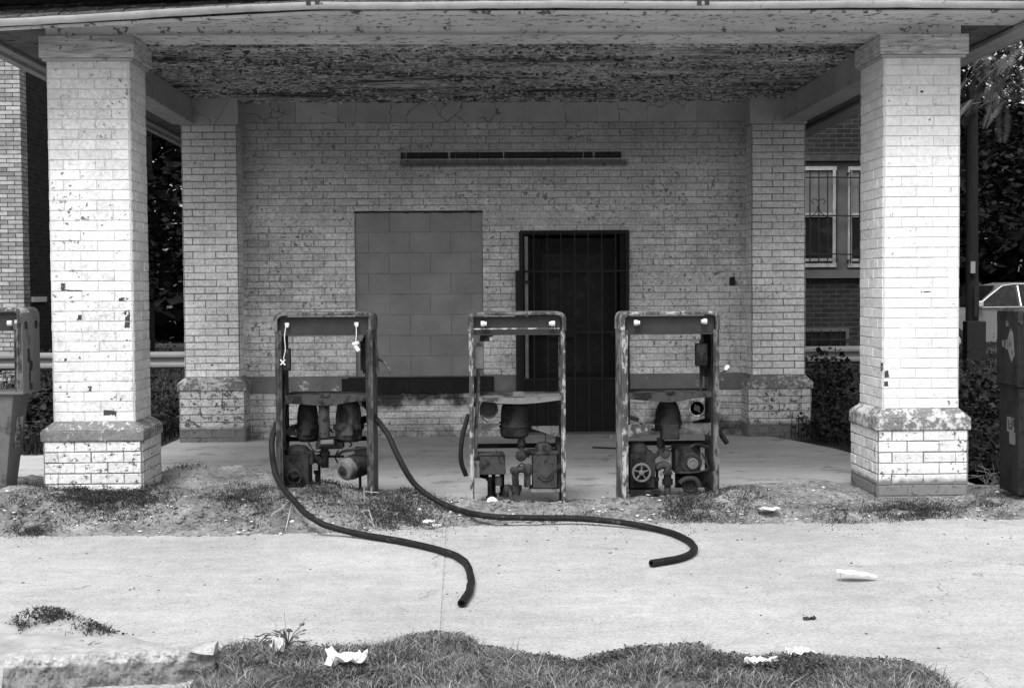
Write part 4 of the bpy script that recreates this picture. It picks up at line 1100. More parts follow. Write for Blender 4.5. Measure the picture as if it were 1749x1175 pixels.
# ---- vegetation helpers
def leafmat(name, a, b, trans=.25):
    m = MT(name, .85, .12)
    m.color(m.mix(m.attr(), a, b)); m.b.inputs['Transmission Weight'].default_value = 0
    return m.m
M_WEED = leafmat('island weed leaves', .018, .07)
M_GRASSL = leafmat('pale dry grass', .12, .38)
M_GRASSD = leafmat('clover and green grass', .035, .13)
M_BUSH = leafmat('dark bush leaves', .012, .05)  # dark leaf tone shared by the bushes and side weeds
M_TREE = leafmat('tree leaves', .004, .028)
M_TREEL = leafmat('near tree leaflets', .03, .10)
M_BARK = plain('dark bark', .012, .03, 12, .95, .01, 20)
M_TWIG = plain('pale dead stalks', .28, .42, 8, .9, 0)

def blade(mb, x, y, z, h, w, lean, c):
    a = R.uniform(0, 2*math.pi); dx, dy = math.cos(a)*w/2, math.sin(a)*w/2
    b = R.uniform(0, 2*math.pi); lx, ly = math.cos(b)*lean*h, math.sin(b)*lean*h
    mb.add([(x-dx,y-dy,z),(x+dx,y+dy,z),(x+dx*.7+lx*.35,y+dy*.7+ly*.35,z+h*.6),(x-dx*.7+lx*.35,y-dy*.7+ly*.35,z+h*.6),(x+lx,y+ly,z+h*R.uniform(.75,1))],
           [(0,1,2,3),(3,2,4)], c)
def leaf(mb, p, s, c, flat=.5, asp=.5):
    d = Vector((R.gauss(0,1), R.gauss(0,1), R.gauss(0,flat))).normalized(); n = Vector((R.gauss(0,.6), R.gauss(0,.6), 1)).normalized()
    q = d.cross(n).normalized()*s*asp; p = Vector(p); d = d*s
    mb.add([p, p+d*.5+q, p+d, p+d*.5-q], [(0,1,2,3)], c)

# island weeds
mb = MB()
clumps = [(70,290,848,880,2300),(15,90,880,905,260),(350,480,852,884,520),(120,250,840,860,300),(500,600,850,880,260),(590,770,848,898,1100),(1110,1250,846,885,700),(1480,1640,852,872,600),
          (1380,1500,860,890,160),(1660,1730,840,868,160),(1240,1330,850,872,120),(270,360,800,830,120),(900,1060,872,890,160)]
for (a, b, c_, d_, cnt) in clumps:
    for k in range(int(cnt*5)):
        px = R.gauss((a+b)/2, (b-a)/4.2); py = R.gauss((c_+d_)/2, (d_-c_)/3)
        g = G(px, py, .06); z = island_h(g.x, g.y)
        if fbm(g.x, g.y, 6, 2, 31) < -.22: continue
        cc = R.random()
        if R.random() < .55: blade(mb, g.x, g.y, z-.005, R.uniform(.012,.05), .005, R.uniform(.5,1.8), cc)
        else:
            for q in range(3): leaf(mb, (g.x+R.gauss(0,.015), g.y+R.gauss(0,.015), z+R.uniform(.002,.035)), R.uniform(.004,.011), cc)
meta(mb.build('island_weeds', M_WEED), 'low dark weeds in patches along the dirt island', 'weeds', kind='stuff')
mb = MB()
for k in range(500):
    x = R.uniform(-4, 4); y = lerp_pts(fronty, x)+R.uniform(-.05, 1.4); blade(mb, x, y, island_h(x, y)-.003, R.uniform(.01,.04), .003, R.uniform(.5,1.8), R.random())
meta(mb.build('dry_grass', M_GRASSL), 'sparse dry grass wisps on the dirt island', 'grass', kind='stuff')
def twig(name, pts, r, lab):
    mb = MB()
    for ln in pts: mb.tube([Vector(p) for p in ln], r, 6)
    o = mb.build(name, M_TWIG); meta(o, lab, 'twig')
def isl(px, py, dz=0.0):
    g = G(px, py, .1); return Vector((g.x, g.y, island_h(g.x, g.y)+dz))
a = isl(622, 862)
twig('dead_stalk', [[P(622,856,8.85),P(622,833,8.85)],[P(621,839,8.85),P(647,841,8.85)],[P(634,843,8.85),P(634,831,8.85)]], .0028, 'pale upright dead stalks at the foot of the rusty pump')
twig('dead_stalk', [[isl(600,872,.01),isl(618,866,.02),isl(640,878,.01)],[isl(618,866,.02),isl(630,868,.04),isl(643,880,.01)]], .004, 'pale forked twig lying in the weeds right of the rusty pump')
twig('dead_stalk', [[isl(484,886,.01),isl(503,860,.05)],[isl(462,872,.02),isl(484,868,.03),isl(500,862,.03)]], .0035, 'pale bent stalks leaning beside the left hose')
twig('dead_stalk', [[isl(458,896,.01),isl(498,890,.012)]], .007, 'short pale stick lying flat at the edge of the drive')

# ---- grass verge in front
gt = [(322,1160),(345,1128),(366,1106),(385,1090),(420,1082),(470,1078),(520,1086),(600,1084),(655,1086),(690,1070),(730,1062),(790,1064),(822,1086),(880,1094),(930,1102),(990,1108),(1020,1100),(1090,1086),(1190,1082),(1222,1096),(1290,1104),(1330,1098),(1400,1100),(1440,1106),(1490,1108),(1560,1112),(1590,1128),(1598,1142),(1604,1175)]
gp = [(G(px, py+10, .03).x, G(px, py+10, .03).y) for px, py in gt]
gx_min, gx_max = gp[0][0], gp[-2][0]
def gy(x): return lerp_pts(gp, x)
def verge_h(x, y):
    if x > gx_max + .05: return -.02
    k = sst(-.02, .22, gy(x)-y) if gx_min-.1 < x else 0
    return -.012 + k*(.022 + .05*max(0, fbm(x, y, 2.5, 3, 50)+.15)) + .008*fbm(x, y, 12, 2, 3)
mb = MB(); nx, ny = 200, 80; X0, X1, Y0, Y1 = -2.9, 3.0, 3.6, 5.9
vs = [(X0+(X1-X0)*i/nx, Y0+(Y1-Y0)*j/ny, verge_h(X0+(X1-X0)*i/nx, Y0+(Y1-Y0)*j/ny)) for j in range(ny+1) for i in range(nx+1)]
mb.add(vs, [(j*(nx+1)+i, j*(nx+1)+i+1, (j+1)*(nx+1)+i+1, (j+1)*(nx+1)+i) for j in range(ny) for i in range(nx)])
meta(mb.build('verge_soil', plain('dark verge soil', .06, .16, 8, .95, .008, 50), smooth=60), kind='structure')
gl = MB(); gd = MB()
for k in range(82000):
    x = R.uniform(gx_min-.02, gx_max+.03); e = gy(x)
    y = e - (R.random()**1.3)*1.25
    if y < 4.55: continue
    d = e - y
    dens = .5 + fbm(x, y, 4, 3, 60)*1.4 - (.5 if fbm(x, y, 3.1, 4, 44) < -.2 else 0)
    if R.random() > dens + (.5 if d < .25 else .1): continue
    z = verge_h(x, y)
    dark = (d < .16 + .25*fbm(x, y, 1.8, 2, 77)) or fbm(x, y, 2.2, 2, 90) > .22
    if dark:
        cc = min(1, max(0, R.gauss(.4, .3)))
        if R.random() < .4: blade(gd, x, y, z, R.uniform(.010,.034), .004, R.uniform(.4,1.4), cc)
        else:
            for q in range(2): leaf(gd, (x+R.gauss(0,.006), y+R.gauss(0,.006), z+R.uniform(.004,.032)), R.uniform(.005,.012), cc, asp=.55)
    else:
        cc = min(1, max(0, R.gauss(.38, .33)))
        tgt = gl if R.random() < .6 else gd
        blade(tgt, x, y, z, R.uniform(.016,.05)*(1.6 if R.random() < .06 else 1), .004, R.uniform(.5,2.0), cc)
meta(gd.build('green_grass', M_GRASSD), 'short dark clover and grass edging the drive in the foreground', 'grass', kind='stuff')
meta(gl.build('pale_grass', M_GRASSL), 'pale dry grass blades in the foreground verge', 'grass', kind='stuff')

# broad weeds in the verge
def broad(name, px, py, lab, n=16, s=.036, hgt=.09, mt=None, cat='weed'):
    g = G(px, py, .03); t = root(name, (g.x, g.y, 0), lab, cat)
    mb = MB(); st_ = MB()
    for k in range(n):
        a = R.uniform(0, 6.28); r = R.uniform(.02, .09); h = R.uniform(.015, hgt*.55)
        b0 = Vector((g.x, g.y, .01)); tip = Vector((g.x+math.cos(a)*r, g.y+math.sin(a)*r*.8, h+.01)); st_.tube([b0, (b0+tip)/2+Vector((0,0,.01)), tip], .0018, 5)
        d = Vector((math.cos(a), math.sin(a), R.uniform(-.4,.5))).normalized(); q = d.cross(Vector((0,0,1))).normalized()*s*.35; L = s*R.uniform(.6,1.1); u = Vector((0,0,s*.1))
        mb.add([tip, tip+d*L*.3+q, tip+d*L*.7+q*.8, tip+d*L-u, tip+d*L*.7-q*.8, tip+d*L*.3-q, tip+d*L*.5-u*.6], [(0,1,6),(1,2,6),(2,3,6),(3,4,6),(4,5,6),(5,0,6)], R.random())
    mb.build('leaves', mt or M_GRASSD, t); st_.build('stems', M_GRASSD, t)
broad('broad_weed', 440, 1098, 'broad-leaved weed at the left end of the verge, by the kerb block', 22)
broad('broad_weed', 492, 1092, 'spiky broad-leaved weed with bare stalks, left part of the verge', 20, hgt=.12)
broad('broad_weed', 1100, 1112, 'pale broad-leaved weed right of the verge centre', 14, .04, .06, M_GRASSL)
broad('broad_weed', 930, 1128, 'small pale-leaved weed in the middle of the verge', 10, .03, .05, M_GRASSL)
g = G(486, 1090, .03)
twig('bare_stalk', [[(g.x-.03,g.y,.02),(g.x-.035,g.y,.09),(g.x-.07,g.y,.13)],[(g.x+.01,g.y,.02),(g.x,g.y,.14)],[(g.x+.03,g.y,.02),(g.x+.06,g.y,.07),(g.x+.09,g.y-.02,.12)]], .002, 'three thin bare stalks rising from the verge weeds')

# kerb block, lower left: broken concrete slab with a flat top and rough face
km = MT('crumbling kerb concrete', .95, .15)
x_, y_, z_ = km.xyz()
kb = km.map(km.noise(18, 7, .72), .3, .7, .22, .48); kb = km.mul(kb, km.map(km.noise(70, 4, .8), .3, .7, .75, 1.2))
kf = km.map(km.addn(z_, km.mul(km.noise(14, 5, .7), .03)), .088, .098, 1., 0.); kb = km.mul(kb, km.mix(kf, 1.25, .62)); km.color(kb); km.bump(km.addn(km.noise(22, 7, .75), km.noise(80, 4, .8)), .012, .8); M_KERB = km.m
mb = MB()
A = G(28, 1106, .115); B = G(372, 1094, .115)
nx, nz, ndp = 150, 14, 16
def kpt(u, w, part):
    x = A.x + (B.x-A.x)*u; yt = A.y + (B.y-A.y)*u
    return x, yt
vs = []; 
prof = [(0.0, .113, '')]+[(.015*k, .115, '') for k in range(9)]+[(.128, .110, ''), (.135, .102, '')]+[(.138+.0025*k, .094-.0085*k, '') for k in range(18)]
for i in range(nx+1):
    u = i/nx; x, yt = kpt(u, 0, 0)
    endc = sst(.80, 1.0, u)
    for j, (dy, z, _) in enumerate(prof):
        nz_ = fbm(x, dy+z*1.4, 13, 5, 12)
        f = sst(.10, .14, dy)
        z2 = z + (.010*nz_*f) - endc*.03*sst(.03, .12, dy) + .004*nz_
        dy2 = dy + (.06*nz_ + .03*abs(fbm(x, z, 30, 3, 8)))*f - .07*endc*f + .03*fbm(x, 3, 3, 3, 3)*sst(.1, .17, dy)
        if j == 0: z2 = -.03
        if j <= 1: dy2 = .0
        vs.append((x + (.01*nz_ if i in (0, nx) else 0), yt-dy2, z2))
w_ = len(prof)
mb.add(vs, [(i*w_+j, i*w_+j+1, (i+1)*w_+j+1, (i+1)*w_+j) for i in range(nx) for j in range(w_-1)] + [tuple(range(w_)), tuple(reversed([nx*w_+j for j in range(w_)]))])
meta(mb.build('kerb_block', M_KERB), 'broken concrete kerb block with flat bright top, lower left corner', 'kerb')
# dirt and weeds behind the kerb block
bt = [(0,1062),(40,1040),(75,1030),(110,1036),(140,1048),(200,1068),(250,1082),(300,1090),(372,1098)]
bp = [(G(a, b+3, .02).x, G(a, b+3, .02).y) for a, b in bt]
mb = MB(); nx, ny = 110, 50; X0, X1, Y0, Y1 = -2.6, B.x, 4.7, 6.1
def spill(x, y):
    e = lerp_pts(bp, x); k = sst(-.02, .12, e-y)*sst(-.02, .04, y-(A.y+(B.y-A.y)*(x-A.x)/(B.x-A.x))) 
    return -.02 + k*(.045 + .035*fbm(x, y, 5, 4, 15)) + .004
vs = [(X0+(X1-X0)*i/nx, Y0+(Y1-Y0)*j/ny, spill(X0+(X1-X0)*i/nx, Y0+(Y1-Y0)*j/ny)) for j in range(ny+1) for i in range(nx+1)]
mb.add(vs, [(j*(nx+1)+i, j*(nx+1)+i+1, (j+1)*(nx+1)+i+1, (j+1)*(nx+1)+i) for j in range(ny) for i in range(nx)])
sm = plain('pale sandy spill', .26, .42, 8, .95, .006, 60, speck=(20, .6, .08))
meta(mb.build('sand_spill', sm, smooth=60), kind='structure')
mb = MB()
for (a, b, c_, d_, cnt) in ((45,130,1034,1062,900),(130,215,1060,1082,450),(20,60,1060,1072,150)):
    for k in range(cnt):
        px = R.gauss((a+b)/2, (b-a)/3.6); py = R.gauss((c_+d_)/2, (d_-c_)/3.4); g = G(px, py, .03); z = spill(g.x, g.y); cc = R.random()
        if z < -.005: continue
        if R.random() < .5: blade(mb, g.x, g.y, z, R.uniform(.01,.04), .0035, R.uniform(.5,1.6), cc)
        else: leaf(mb, (g.x, g.y, z+R.uniform(.003,.02)), R.uniform(.006,.016), cc)
meta(mb.build('kerb_weeds', M_WEED), 'dark weeds matted on the sand behind the kerb block', 'weeds', kind='stuff')

# ---- litter
M_PAPER = plain('white paper litter', .5, .66, 6, .8, .002, 20)
def crumple(name, px, py, w, h, lab, lift=.01, seed=0, thick=.02, base=0.0, cat='litter', m=None, n=15):
    g = G(px, py, base); mb = MB(); vs = []
    for j in range(n):
        for i in range(n):
            u = i/(n-1)-.5; v = j/(n-1)-.5
            rr = 1 + .35*noise.noise(Vector((u*3+seed, v*3, 1)))
            vs.append((g.x+u*w*rr, g.y+v*h*rr*(1+.3*noise.noise(Vector((u*4, seed, 2)))), base+lift+thick*(noise.noise(Vector((u*5+seed, v*5, seed)))+.5*abs(noise.noise(Vector((u*9, v*9, seed))))+.3*noise.noise(Vector((u*19, v*19, seed))))))
    mb.add(vs, [(j*n+i, j*n+i+1, (j+1)*n+i+1, (j+1)*n+i) for j in range(n-1) for i in range(n-1)])
    o = mb.build(name, m or M_PAPER)
    s = o.modifiers.new('thickness', 'SOLIDIFY'); s.thickness = .0015
    meta(o, lab, cat); return o
crumple('crumpled_paper', 592, 1150, .15, .13, 'crumpled white paper lying in the foreground grass, left of centre', .06, 3, .035)
crumple('crumpled_paper', 1366, 1132, .09, .06, 'small white paper scrap in the grass, right part of the verge', .045, 5, .025)
crumple('crumpled_paper', 476, 1136, .05, .05, 'small pale lump of paper among the broad weeds', .08, 8, .05)
crumple('crumpled_paper', 1300, 1150, .12, .03, 'narrow torn paper strip at the bottom of the verge', .05, 9, .02)
crumple('crumpled_paper', 732, 899, .07, .04, 'pale paper scrap at the drive edge near the joint', .03, 11, .02, .02)
crumple('crumpled_paper', 746, 903, .05, .03, 'smaller pale scrap just right of the paper by the joint', .02, 12, .02, .02)
crumple('dead_leaf', 1383, 1058, .055, .025, 'dark curled dead leaf on the drive, lower right', .006, 13, .012, m=M_WEED, cat='leaf')
crumple('stone_chip', 1315, 882, .12, .09, 'flat pale stone chip half buried in the island dirt, left of the right column', .05, 17, .012, .02, cat='stone', m=M_STONEL)
crumple('stone_chip', 150, 815, .08, .06, 'pale stone behind the left column footing', .1, 19, .03, .02, cat='stone', m=M_STONEL)
# paper propped on its crumpled legs, with its shadow below
g = G(1462, 992, 0); t = root('folded_paper', (g.x, g.y, 0), 'thin white folded paper tented above the drive on the right, dark shade under it', 'litter')
mb = MB(); L = .20; vs = []
for i in range(13):
    u = i/12; x = g.x - .10 + u*.205; wd = .038*math.sin(math.pi*min(1, .12+u*.9))+.006; zz = .052 - .03*u*u + .003*math.sin(u*19)
    vs += [(x, g.y-wd, zz-.006), (x, g.y, zz+.006+.002*math.sin(u*30)), (x, g.y+wd, zz)]
mb.add(vs, [(i*3+j, (i+1)*3+j, (i+1)*3+j+1, i*3+j+1) for i in range(12) for j in range(2)]); o = mb.build('sheet', M_PAPER, t); s = o.modifiers.new('thickness', 'SOLIDIFY'); s.thickness = .0015
mb = MB(); mb.tube([(g.x-.08,g.y-.01,.0),(g.x-.082,g.y-.01,.052)], .0015, 5); mb.tube([(g.x+.06,g.y,.0),(g.x+.06,g.y,.04)], .0012, 5); mb.build('stalk', M_TWIG, t)
# rubble at the pump foot and slab behind the pump
def stone(name, px, py, s, lab, base=.1, m=None):
    g = G(px, py, base); mb = MB(); z = island_h(g.x, g.y)
    mb.lathe((g.x, g.y, z-.01), (0,0,1), [(s*.9,0),(s*1.05,s*.35),(s*.8,s*.8),(s*.35,s*1.05),(0,s*1.1)], 9)
    mb.v = [(a+s*.22*noise.noise(Vector((a*30,b*30,c*30))), b+s*.22*noise.noise(Vector((a*30+9,b*30,c*30))), c+s*.15*noise.noise(Vector((a*30,b*30+5,c*30)))) for a, b, c in mb.v]
    o = mb.build(name, m or M_STONEL); meta(o, lab, 'stone')
stone('rubble_stone', 840, 846, .036, 'pale rubble stone inside the foot of the middle pump')
stone('rubble_stone', 284, 912, .014, 'small white stone at the drive edge below the left column weeds', .02)
stone('rubble_stone', 500, 893, .018, 'small pale stone between the stick and the left hose', .03)
stone('rubble_stone', 1105, 865, .02, 'grey stone on the dirt below the right-hand stripped pump', .08, M_DIRT)
# rod lying on the porch floor
a = G(1012, 764, .012); b = G(1060, 766, .012)
mb = MB(); mb.tube([a, b], .008, 8); meta(mb.build('iron_rod', M_IRON, smooth=40), 'thin dark rod lying on the porch floor in front of the door', 'rod')

# ================================================================ BEHIND THE STATION
def brickmat(name, b0, b1, mortar, course=.0677, blen=.2159):
    m = MT(name, .9, .2)
    n = m.t.nodes.new('ShaderNodeTexBrick')
    cmb = m.t.nodes.new('ShaderNodeCombineXYZ'); x, y, z = m.xyz()
    m.t.links.new(m.addn(x, y), cmb.inputs[0]); m.t.links.new(z, cmb.inputs[1])
    m.t.links.new(cmb.outputs[0], n.inputs['Vector'])
    n.inputs['Scale'].default_value = 1; n.inputs['Brick Width'].default_value = blen; n.inputs['Row Height'].default_value = course
    n.inputs['Mortar Size'].default_value = .006; n.inputs['Mortar Smooth'].default_value = .1
    n.inputs['Color1'].default_value = (b0,)*3+(1,); n.inputs['Color2'].default_value = (b1,)*3+(1,); n.inputs['Mortar'].default_value = (mortar,)*3+(1,)
    c = m.mul(n.outputs[0], m.map(m.noise(12, 5, .7), .3, .7, .7, 1.3)); m.color(c)
    inv = m.math('SUBTRACT', 1.0, n.outputs[1]); m.bump(inv, .008, 1)
    return m.m
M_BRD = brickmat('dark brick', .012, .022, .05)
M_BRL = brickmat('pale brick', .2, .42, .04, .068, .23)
M_BRK = brickmat('shaded side brick', .02, .035, .05)  # shade of the side wall painted in as a darker brick
M_SURR = plain('grey window surround', .06, .09, 4, .85, .002, 40)
M_SASH = plain('painted sash', .2, .34, 8, .7, .001, 40)
M_CURT = plain('curtain behind glass', .08, .13, 3, .6, 0, stretch=(9, 1, .5))
nh = root('neighbour_house', (6, 20, 0), 'dark brick neighbour house with barred sash windows, seen past the right pilaster', 'house')
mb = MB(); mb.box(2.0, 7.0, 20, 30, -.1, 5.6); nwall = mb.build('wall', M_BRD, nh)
mb = MB(); mb.hexa([(1.6,19.6,5.6),(7.4,19.6,5.6),(7.4,30.4,5.6),(1.6,30.4,5.6)], [(3.6,24,7.2),(5.4,24,7.2),(5.4,26,7.2),(3.6,26,7.2)]); mb.build('roof', M_SHINGLE, nh)
YH = 20.0
a = P(1300, 476, YH); b = P(1570, 276, YH); s0 = P(1300, 462, YH)
mb = MB(); mb.box(a.x, b.x, YH-.03, YH+.02, a.z, b.z); sur = mb.build('window_surround', M_SURR, nh)
mb = MB(); mb.box(a.x, b.x, YH-.12, YH+.02, b.z+.003, b.z+.09); mb.build('lintel', M_DARKWOOD, nh); mb = MB(); mb.box(a.x-.05, b.x+.05, YH-.07, YH-.031, a.z, s0.z); mb.build('sill', M_SURR, sur)
def sash(px0, px1):
    a = P(px0, 457, YH); b = P(px1, 285, YH); m0 = P(px0, 368, YH).z; w = .055
    f = MB(); y0, y1 = YH-.075, YH-.031
    f.box(a.x, a.x+w, y0, y1, a.z, b.z); f.box(b.x-w, b.x, y0, y1, a.z, b.z); f.box(a.x+w, b.x-w, y0, y1, a.z, a.z+w); f.box(a.x+w, b.x-w, y0, y1, b.z-w, b.z)
    f.box(a.x+w, b.x-w, y0+.01, y1, m0-.03, m0+.03); f.box(a.x+w, b.x-w, y0+.02, y1, a.z+w+.03, a.z+w+.07)
    wo_ = f.build('window', M_SASH, nh)
    g1 = MB(); g1.box(a.x+w, b.x-w, YH-.04, YH-.034, m0+.03, b.z-w, .9); g1.build('curtain', M_CURT, wo_)
    g2 = MB(); g2.box(a.x+w, b.x-w, YH-.04, YH-.034, a.z+w, m0-.03, .2); g2.build('pane', M_GLASS, wo_)
    br = MB(); yb_ = YH-.13
    for z in (P(px0, 305, YH).z, P(px0, 370, YH).z, P(px0, 435, YH).z): br.box(a.x-.1, b.x+.06, yb_-.008, yb_+.008, z-.01, z+.01)
    k = 6
    for q in range(k+1):
        x = a.x + .02+(b.x-a.x-.04)*q/k; br.cyl((x, yb_-.012, a.z+.06), (x, yb_-.012, b.z-.06), .009, n=6)
    xc = a.x+.52
    for s in (-1, 1):
        zc = P(px0, 352, YH).z
        br.tube(spline([(xc+s*.0,yb_-.02,zc+.05),(xc+s*.05,yb_-.02,zc+.09),(xc+s*.1,yb_-.02,zc+.05),(xc+s*.06,yb_-.02,zc+.02)], 4), .007, 5)
        br.tube(spline([(xc+s*.0,yb_-.02,zc),(xc+s*.03,yb_-.02,zc-.1),(xc+s*.12,yb_-.02,zc-.17)], 4), .007, 5)
    for (xx, zz) in ((a.x, a.z+.1), (b.x, a.z+.1), (a.x, b.z-.1), (b.x, b.z-.1)): br.box(xx-.01, xx+.01, yb_, YH-.03, zz-.01, zz+.01)
    br.build('window_bars', M_IRON, wo_)
sash(1332, 1427); sash(1446, 1541)
a = P(1352, 600, YH); b = P(1449, 560, YH)
mb = MB(); w = .05
mb.box(a.x, b.x, YH-.05, YH+.01, b.z-w, b.z); mb.box(a.x, a.x+w, YH-.05, YH+.01, a.z, b.z-w); mb.box(b.x-w, b.x, YH-.05, YH+.01, a.z, b.z-w); bwn = mb.build('basement_window', M_SURR, nh)
mb = MB(); mb.box(a.x+w, b.x-w, YH-.02, YH-.01, a.z, b.z-w); mb.build('pane', M_GLASS, bwn)
mb = MB()
for q in range(1, 6): x = a.x+(b.x-a.x)*q/6; mb.cyl((x,YH-.07,a.z),(x,YH-.07,b.z-.02), .008, n=6)
mb.box(a.x, b.x+.08, YH-.08, YH-.065, (a.z+b.z)/2-.01, (a.z+b.z)/2+.01); mb.build('window_bars', M_IRON, bwn)

lb = root('brick_building', (-9, 24, 0), 'pale-fronted brick building at the far left edge', 'building')
cx = P(39, 400, 22).x
mb = MB(); mb.box(cx-6, cx, 22, 22.3, -.1, 6.5); mb.build('front_wall', M_BRL, lb)
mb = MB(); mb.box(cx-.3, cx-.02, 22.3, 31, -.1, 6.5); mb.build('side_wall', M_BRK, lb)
mb = MB(); a = P(46, 516, 22.6); b = P(68, 509, 22.6); mb.box(cx-.02, cx+.02, 22.4, 23.1, a.z, b.z+.02); mb.build('sill', M_PAPER, lb)
mb = MB(); mb.box(cx-6.2, cx+.3, 21.7, 31.2, 6.5, 6.7); mb.build('roof', M_SHINGLE, lb)

# guard rail along the back of the lot
gm = plain('galvanised rail paint', .16, .27, 2, .5, .001, 30, stretch=(.4, 1, 1), speck=(9, .66, .2))
gr = root('guard_rail', (0, 17, 0), 'pale steel guard rail running along behind the station', 'guard rail')
YR = 17.2; zt = P(1420, 592, YR).z; zb = P(1420, 620, YR).z; hh = zt-zb
pr = [(0,zt),(-.03,zt-.01),(-.075,zt-hh*.16),(-.075,zt-hh*.26),(-.02,zt-hh*.42),(-.02,zt-hh*.56),(-.075,zt-hh*.74),(-.075,zt-hh*.85),(-.03,zb+.01),(0,zb)]
mb = MB(); xs = [-14, -2.9, 3.2, 14]
for xa, xb in ((-14, -2.95), (3.3, 5.7)):
    mb = MB(); n = len(pr); mb.add([(xa,YR+y,z) for y,z in pr]+[(xb,YR+y,z) for y,z in pr], [(i,i+1,n+i+1,n+i) for i in range(n-1)])
    o = mb.build('rail', gm, gr); s = o.modifiers.new('thickness', 'SOLIDIFY'); s.thickness = .006; s.offset = 1
for x in (-13, -11, -9, -7, -5.05, -3.2, 3.5, 5.3):
    mb = MB(); mb.box(x-.07, x+.07, YR+.01, YR+.16, -.1, zt-.02); mb.build('post', M_BARK, gr)

# utility pole
a = P(1661, 545, 21); 
up = root('utility_pole', (a.x, 21, 0), 'dark wooden utility pole right of the right column', 'pole')
mb = MB(); mb.cyl((a.x, 21, -.1), (a.x-.03, 21, 4.45), .10, .085, 14); mb.build('pole', plain('weathered pole wood', .008, .02, 8, .9, .004, 30, stretch=(6,6,.5)), up, smooth=50)
mb = MB(); b = P(1662, 460, 20.8); mb.box(b.x-.02, b.x+.05, 20.84, 20.88, b.z-.06, b.z+.12); mb.build('number_plate', M_SASH, up)
mb = MB(); mb.box(a.x-.17, a.x+.12, 20.75, 20.95, .0, P(1660, 548, 21).z); mb.box(a.x-.05, a.x+.03, 20.8, 20.84, .98, 1.45); mb.build('meter_box', M_IRON, up, bevel=.01)

# parked sedan
cmt = MT('silver car paint', .3, .5); cmt.color(.12); cmt.b.inputs['Roughness'].default_value = .5
M_CAR = cmt.m
M_TYRE = plain('tyre', .01, .02, 8, .8, 0); M_CHROME = plain('chrome trim', .45, .6, 4, .4, 0, metal=.7)
YC = 28.0; c0 = P(1668, 527, YC); kx = c0.x - 1.36
car = root('parked_car', (kx, YC, 0), 'pale parked saloon car under the trees at the right edge', 'car')
def cprof(yin):
    return [(0,.42),(.02,.62),(.12,.78),(1.25,.98),(1.32,1.0),(1.60,1.22),(1.92,1.46),(2.2,1.52),(3.1,1.52),(3.4,1.47),(3.85,1.08),(4.5,1.0),(4.62,.9),(4.66,.5),(4.6,.36),(3.95,.32),(.7,.32),(.1,.34)]
body = cprof(0)
mb = MB(); nb = len(body)
layers = [(YC, 0, 0), (YC+.0, .0, 0)]
def sec(y, inset): 
    out = []
    for x, z in body:
        k = sst(1.0, 1.5, z)
        out.append((kx+x+inset*.3*(1 if x < 2 else -1), y, z))
    return out
secs = []
for y, tz in ((YC-.0, 1), (YC+.1, 0), (YC+1.6, 0), (YC+1.7, 1)):
    ring_ = []
    for x, z in body:
        k = sst(1.0, 1.52, z); yy = y + (k*.22 if y < YC+.8 else -k*.22) + (.0 if tz else 0)
        sh = .04 if tz else 0
        ring_.append((kx+x+(sh if x < 2 else -sh), yy, z-(.03 if tz and z > .5 else 0)))
    secs += ring_
mb.add(secs, [tuple(reversed(range(nb))), tuple(3*nb+i for i in range(nb))] + [(j*nb+i, j*nb+(i+1) % nb, (j+1)*nb+(i+1) % nb, (j+1)*nb+i) for j in range(3) for i in range(nb)])
bd = mb.build('body', M_CAR, car, smooth=35)
def sy(z): return YC - .015 + sst(1.0, 1.52, z)*.22
def side_poly(mb, pts, off=0):
    n = len(pts); mb.add([(kx+x, sy(z)-off, z) for x, z in pts]+[(kx+x, sy(z)+.012-off, z) for x, z in pts], [tuple(range(n)), tuple(reversed(range(n, 2*n)))]+[(i,n+i,n+(i+1)%n,(i+1)%n) for i in range(n)])
mb = MB(); side_poly(mb, [(1.38,1.05),(2.22,1.05),(2.22,1.45),(1.97,1.43),(1.70,1.26)]); side_poly(mb, [(2.30,1.05),(3.1,1.05),(3.1,1.44),(2.30,1.45)]); side_poly(mb, [(3.17,1.05),(3.62,1.05),(3.35,1.40),(3.17,1.43)]); mb.build('side_window', M_GLASS, car)
for (xa, za, xb, zb) in ((1.36,1.02,1.88,1.43),(3.44,1.44,3.82,1.12)):
    mb = MB(); dx = -.03 if xa < 2 else .03
    ya1, ya2 = YC+.10, YC+.30; yb1, yb2 = YC+1.60, YC+1.40
    mb.add([(kx+xa+dx,ya1 if za < zb else ya2,za+.03),(kx+xa+dx,yb1 if za < zb else yb2,za+.03),(kx+xb+dx,yb2 if za < zb else yb1,zb+.03),(kx+xb+dx,ya2 if za < zb else ya1,zb+.03)], [(0,1,2,3)])
    mb.build('windscreen' if xa < 2 else 'rear_window', M_GLASS, car)
mb = MB(); mb.tube([(kx+2.26,sy(1.05)-.015,1.04),(kx+2.26,sy(1.45)-.015,1.45)], .02, 6); mb.build('window_pillar', M_CHROME, car)
mb = MB()
mb.tube([(kx+1.28,sy(1.02)-.01,1.02),(kx+3.9,sy(1.02)-.01,1.02)], .014, 6); mb.tube([(kx+x,sy(z)-.005,z) for x,z in ((1.38,1.05),(1.65,1.25),(1.95,1.45),(2.2,1.485),(3.1,1.485),(3.4,1.44))], .014, 6); mb.build('chrome_trim', M_CHROME, car, smooth=40)
for x in (.85, 3.75):
    mb = MB(); mb.lathe((kx+x, YC+.16, .32), (0,-1,0), [(.2,0),(.32,.02),(.32,.18),(.22,.2),(.2,.18),(0,.18)], 24); wh = mb.build('wheel', M_TYRE, car, smooth=40)
    mb = MB(); mb.lathe((kx+x, YC-.03, .32), (0,-1,0), [(.19,0),(.17,.01),(.05,.0),(0,.02)], 16); mb.build('rim', M_CHROME, wh, smooth=40)
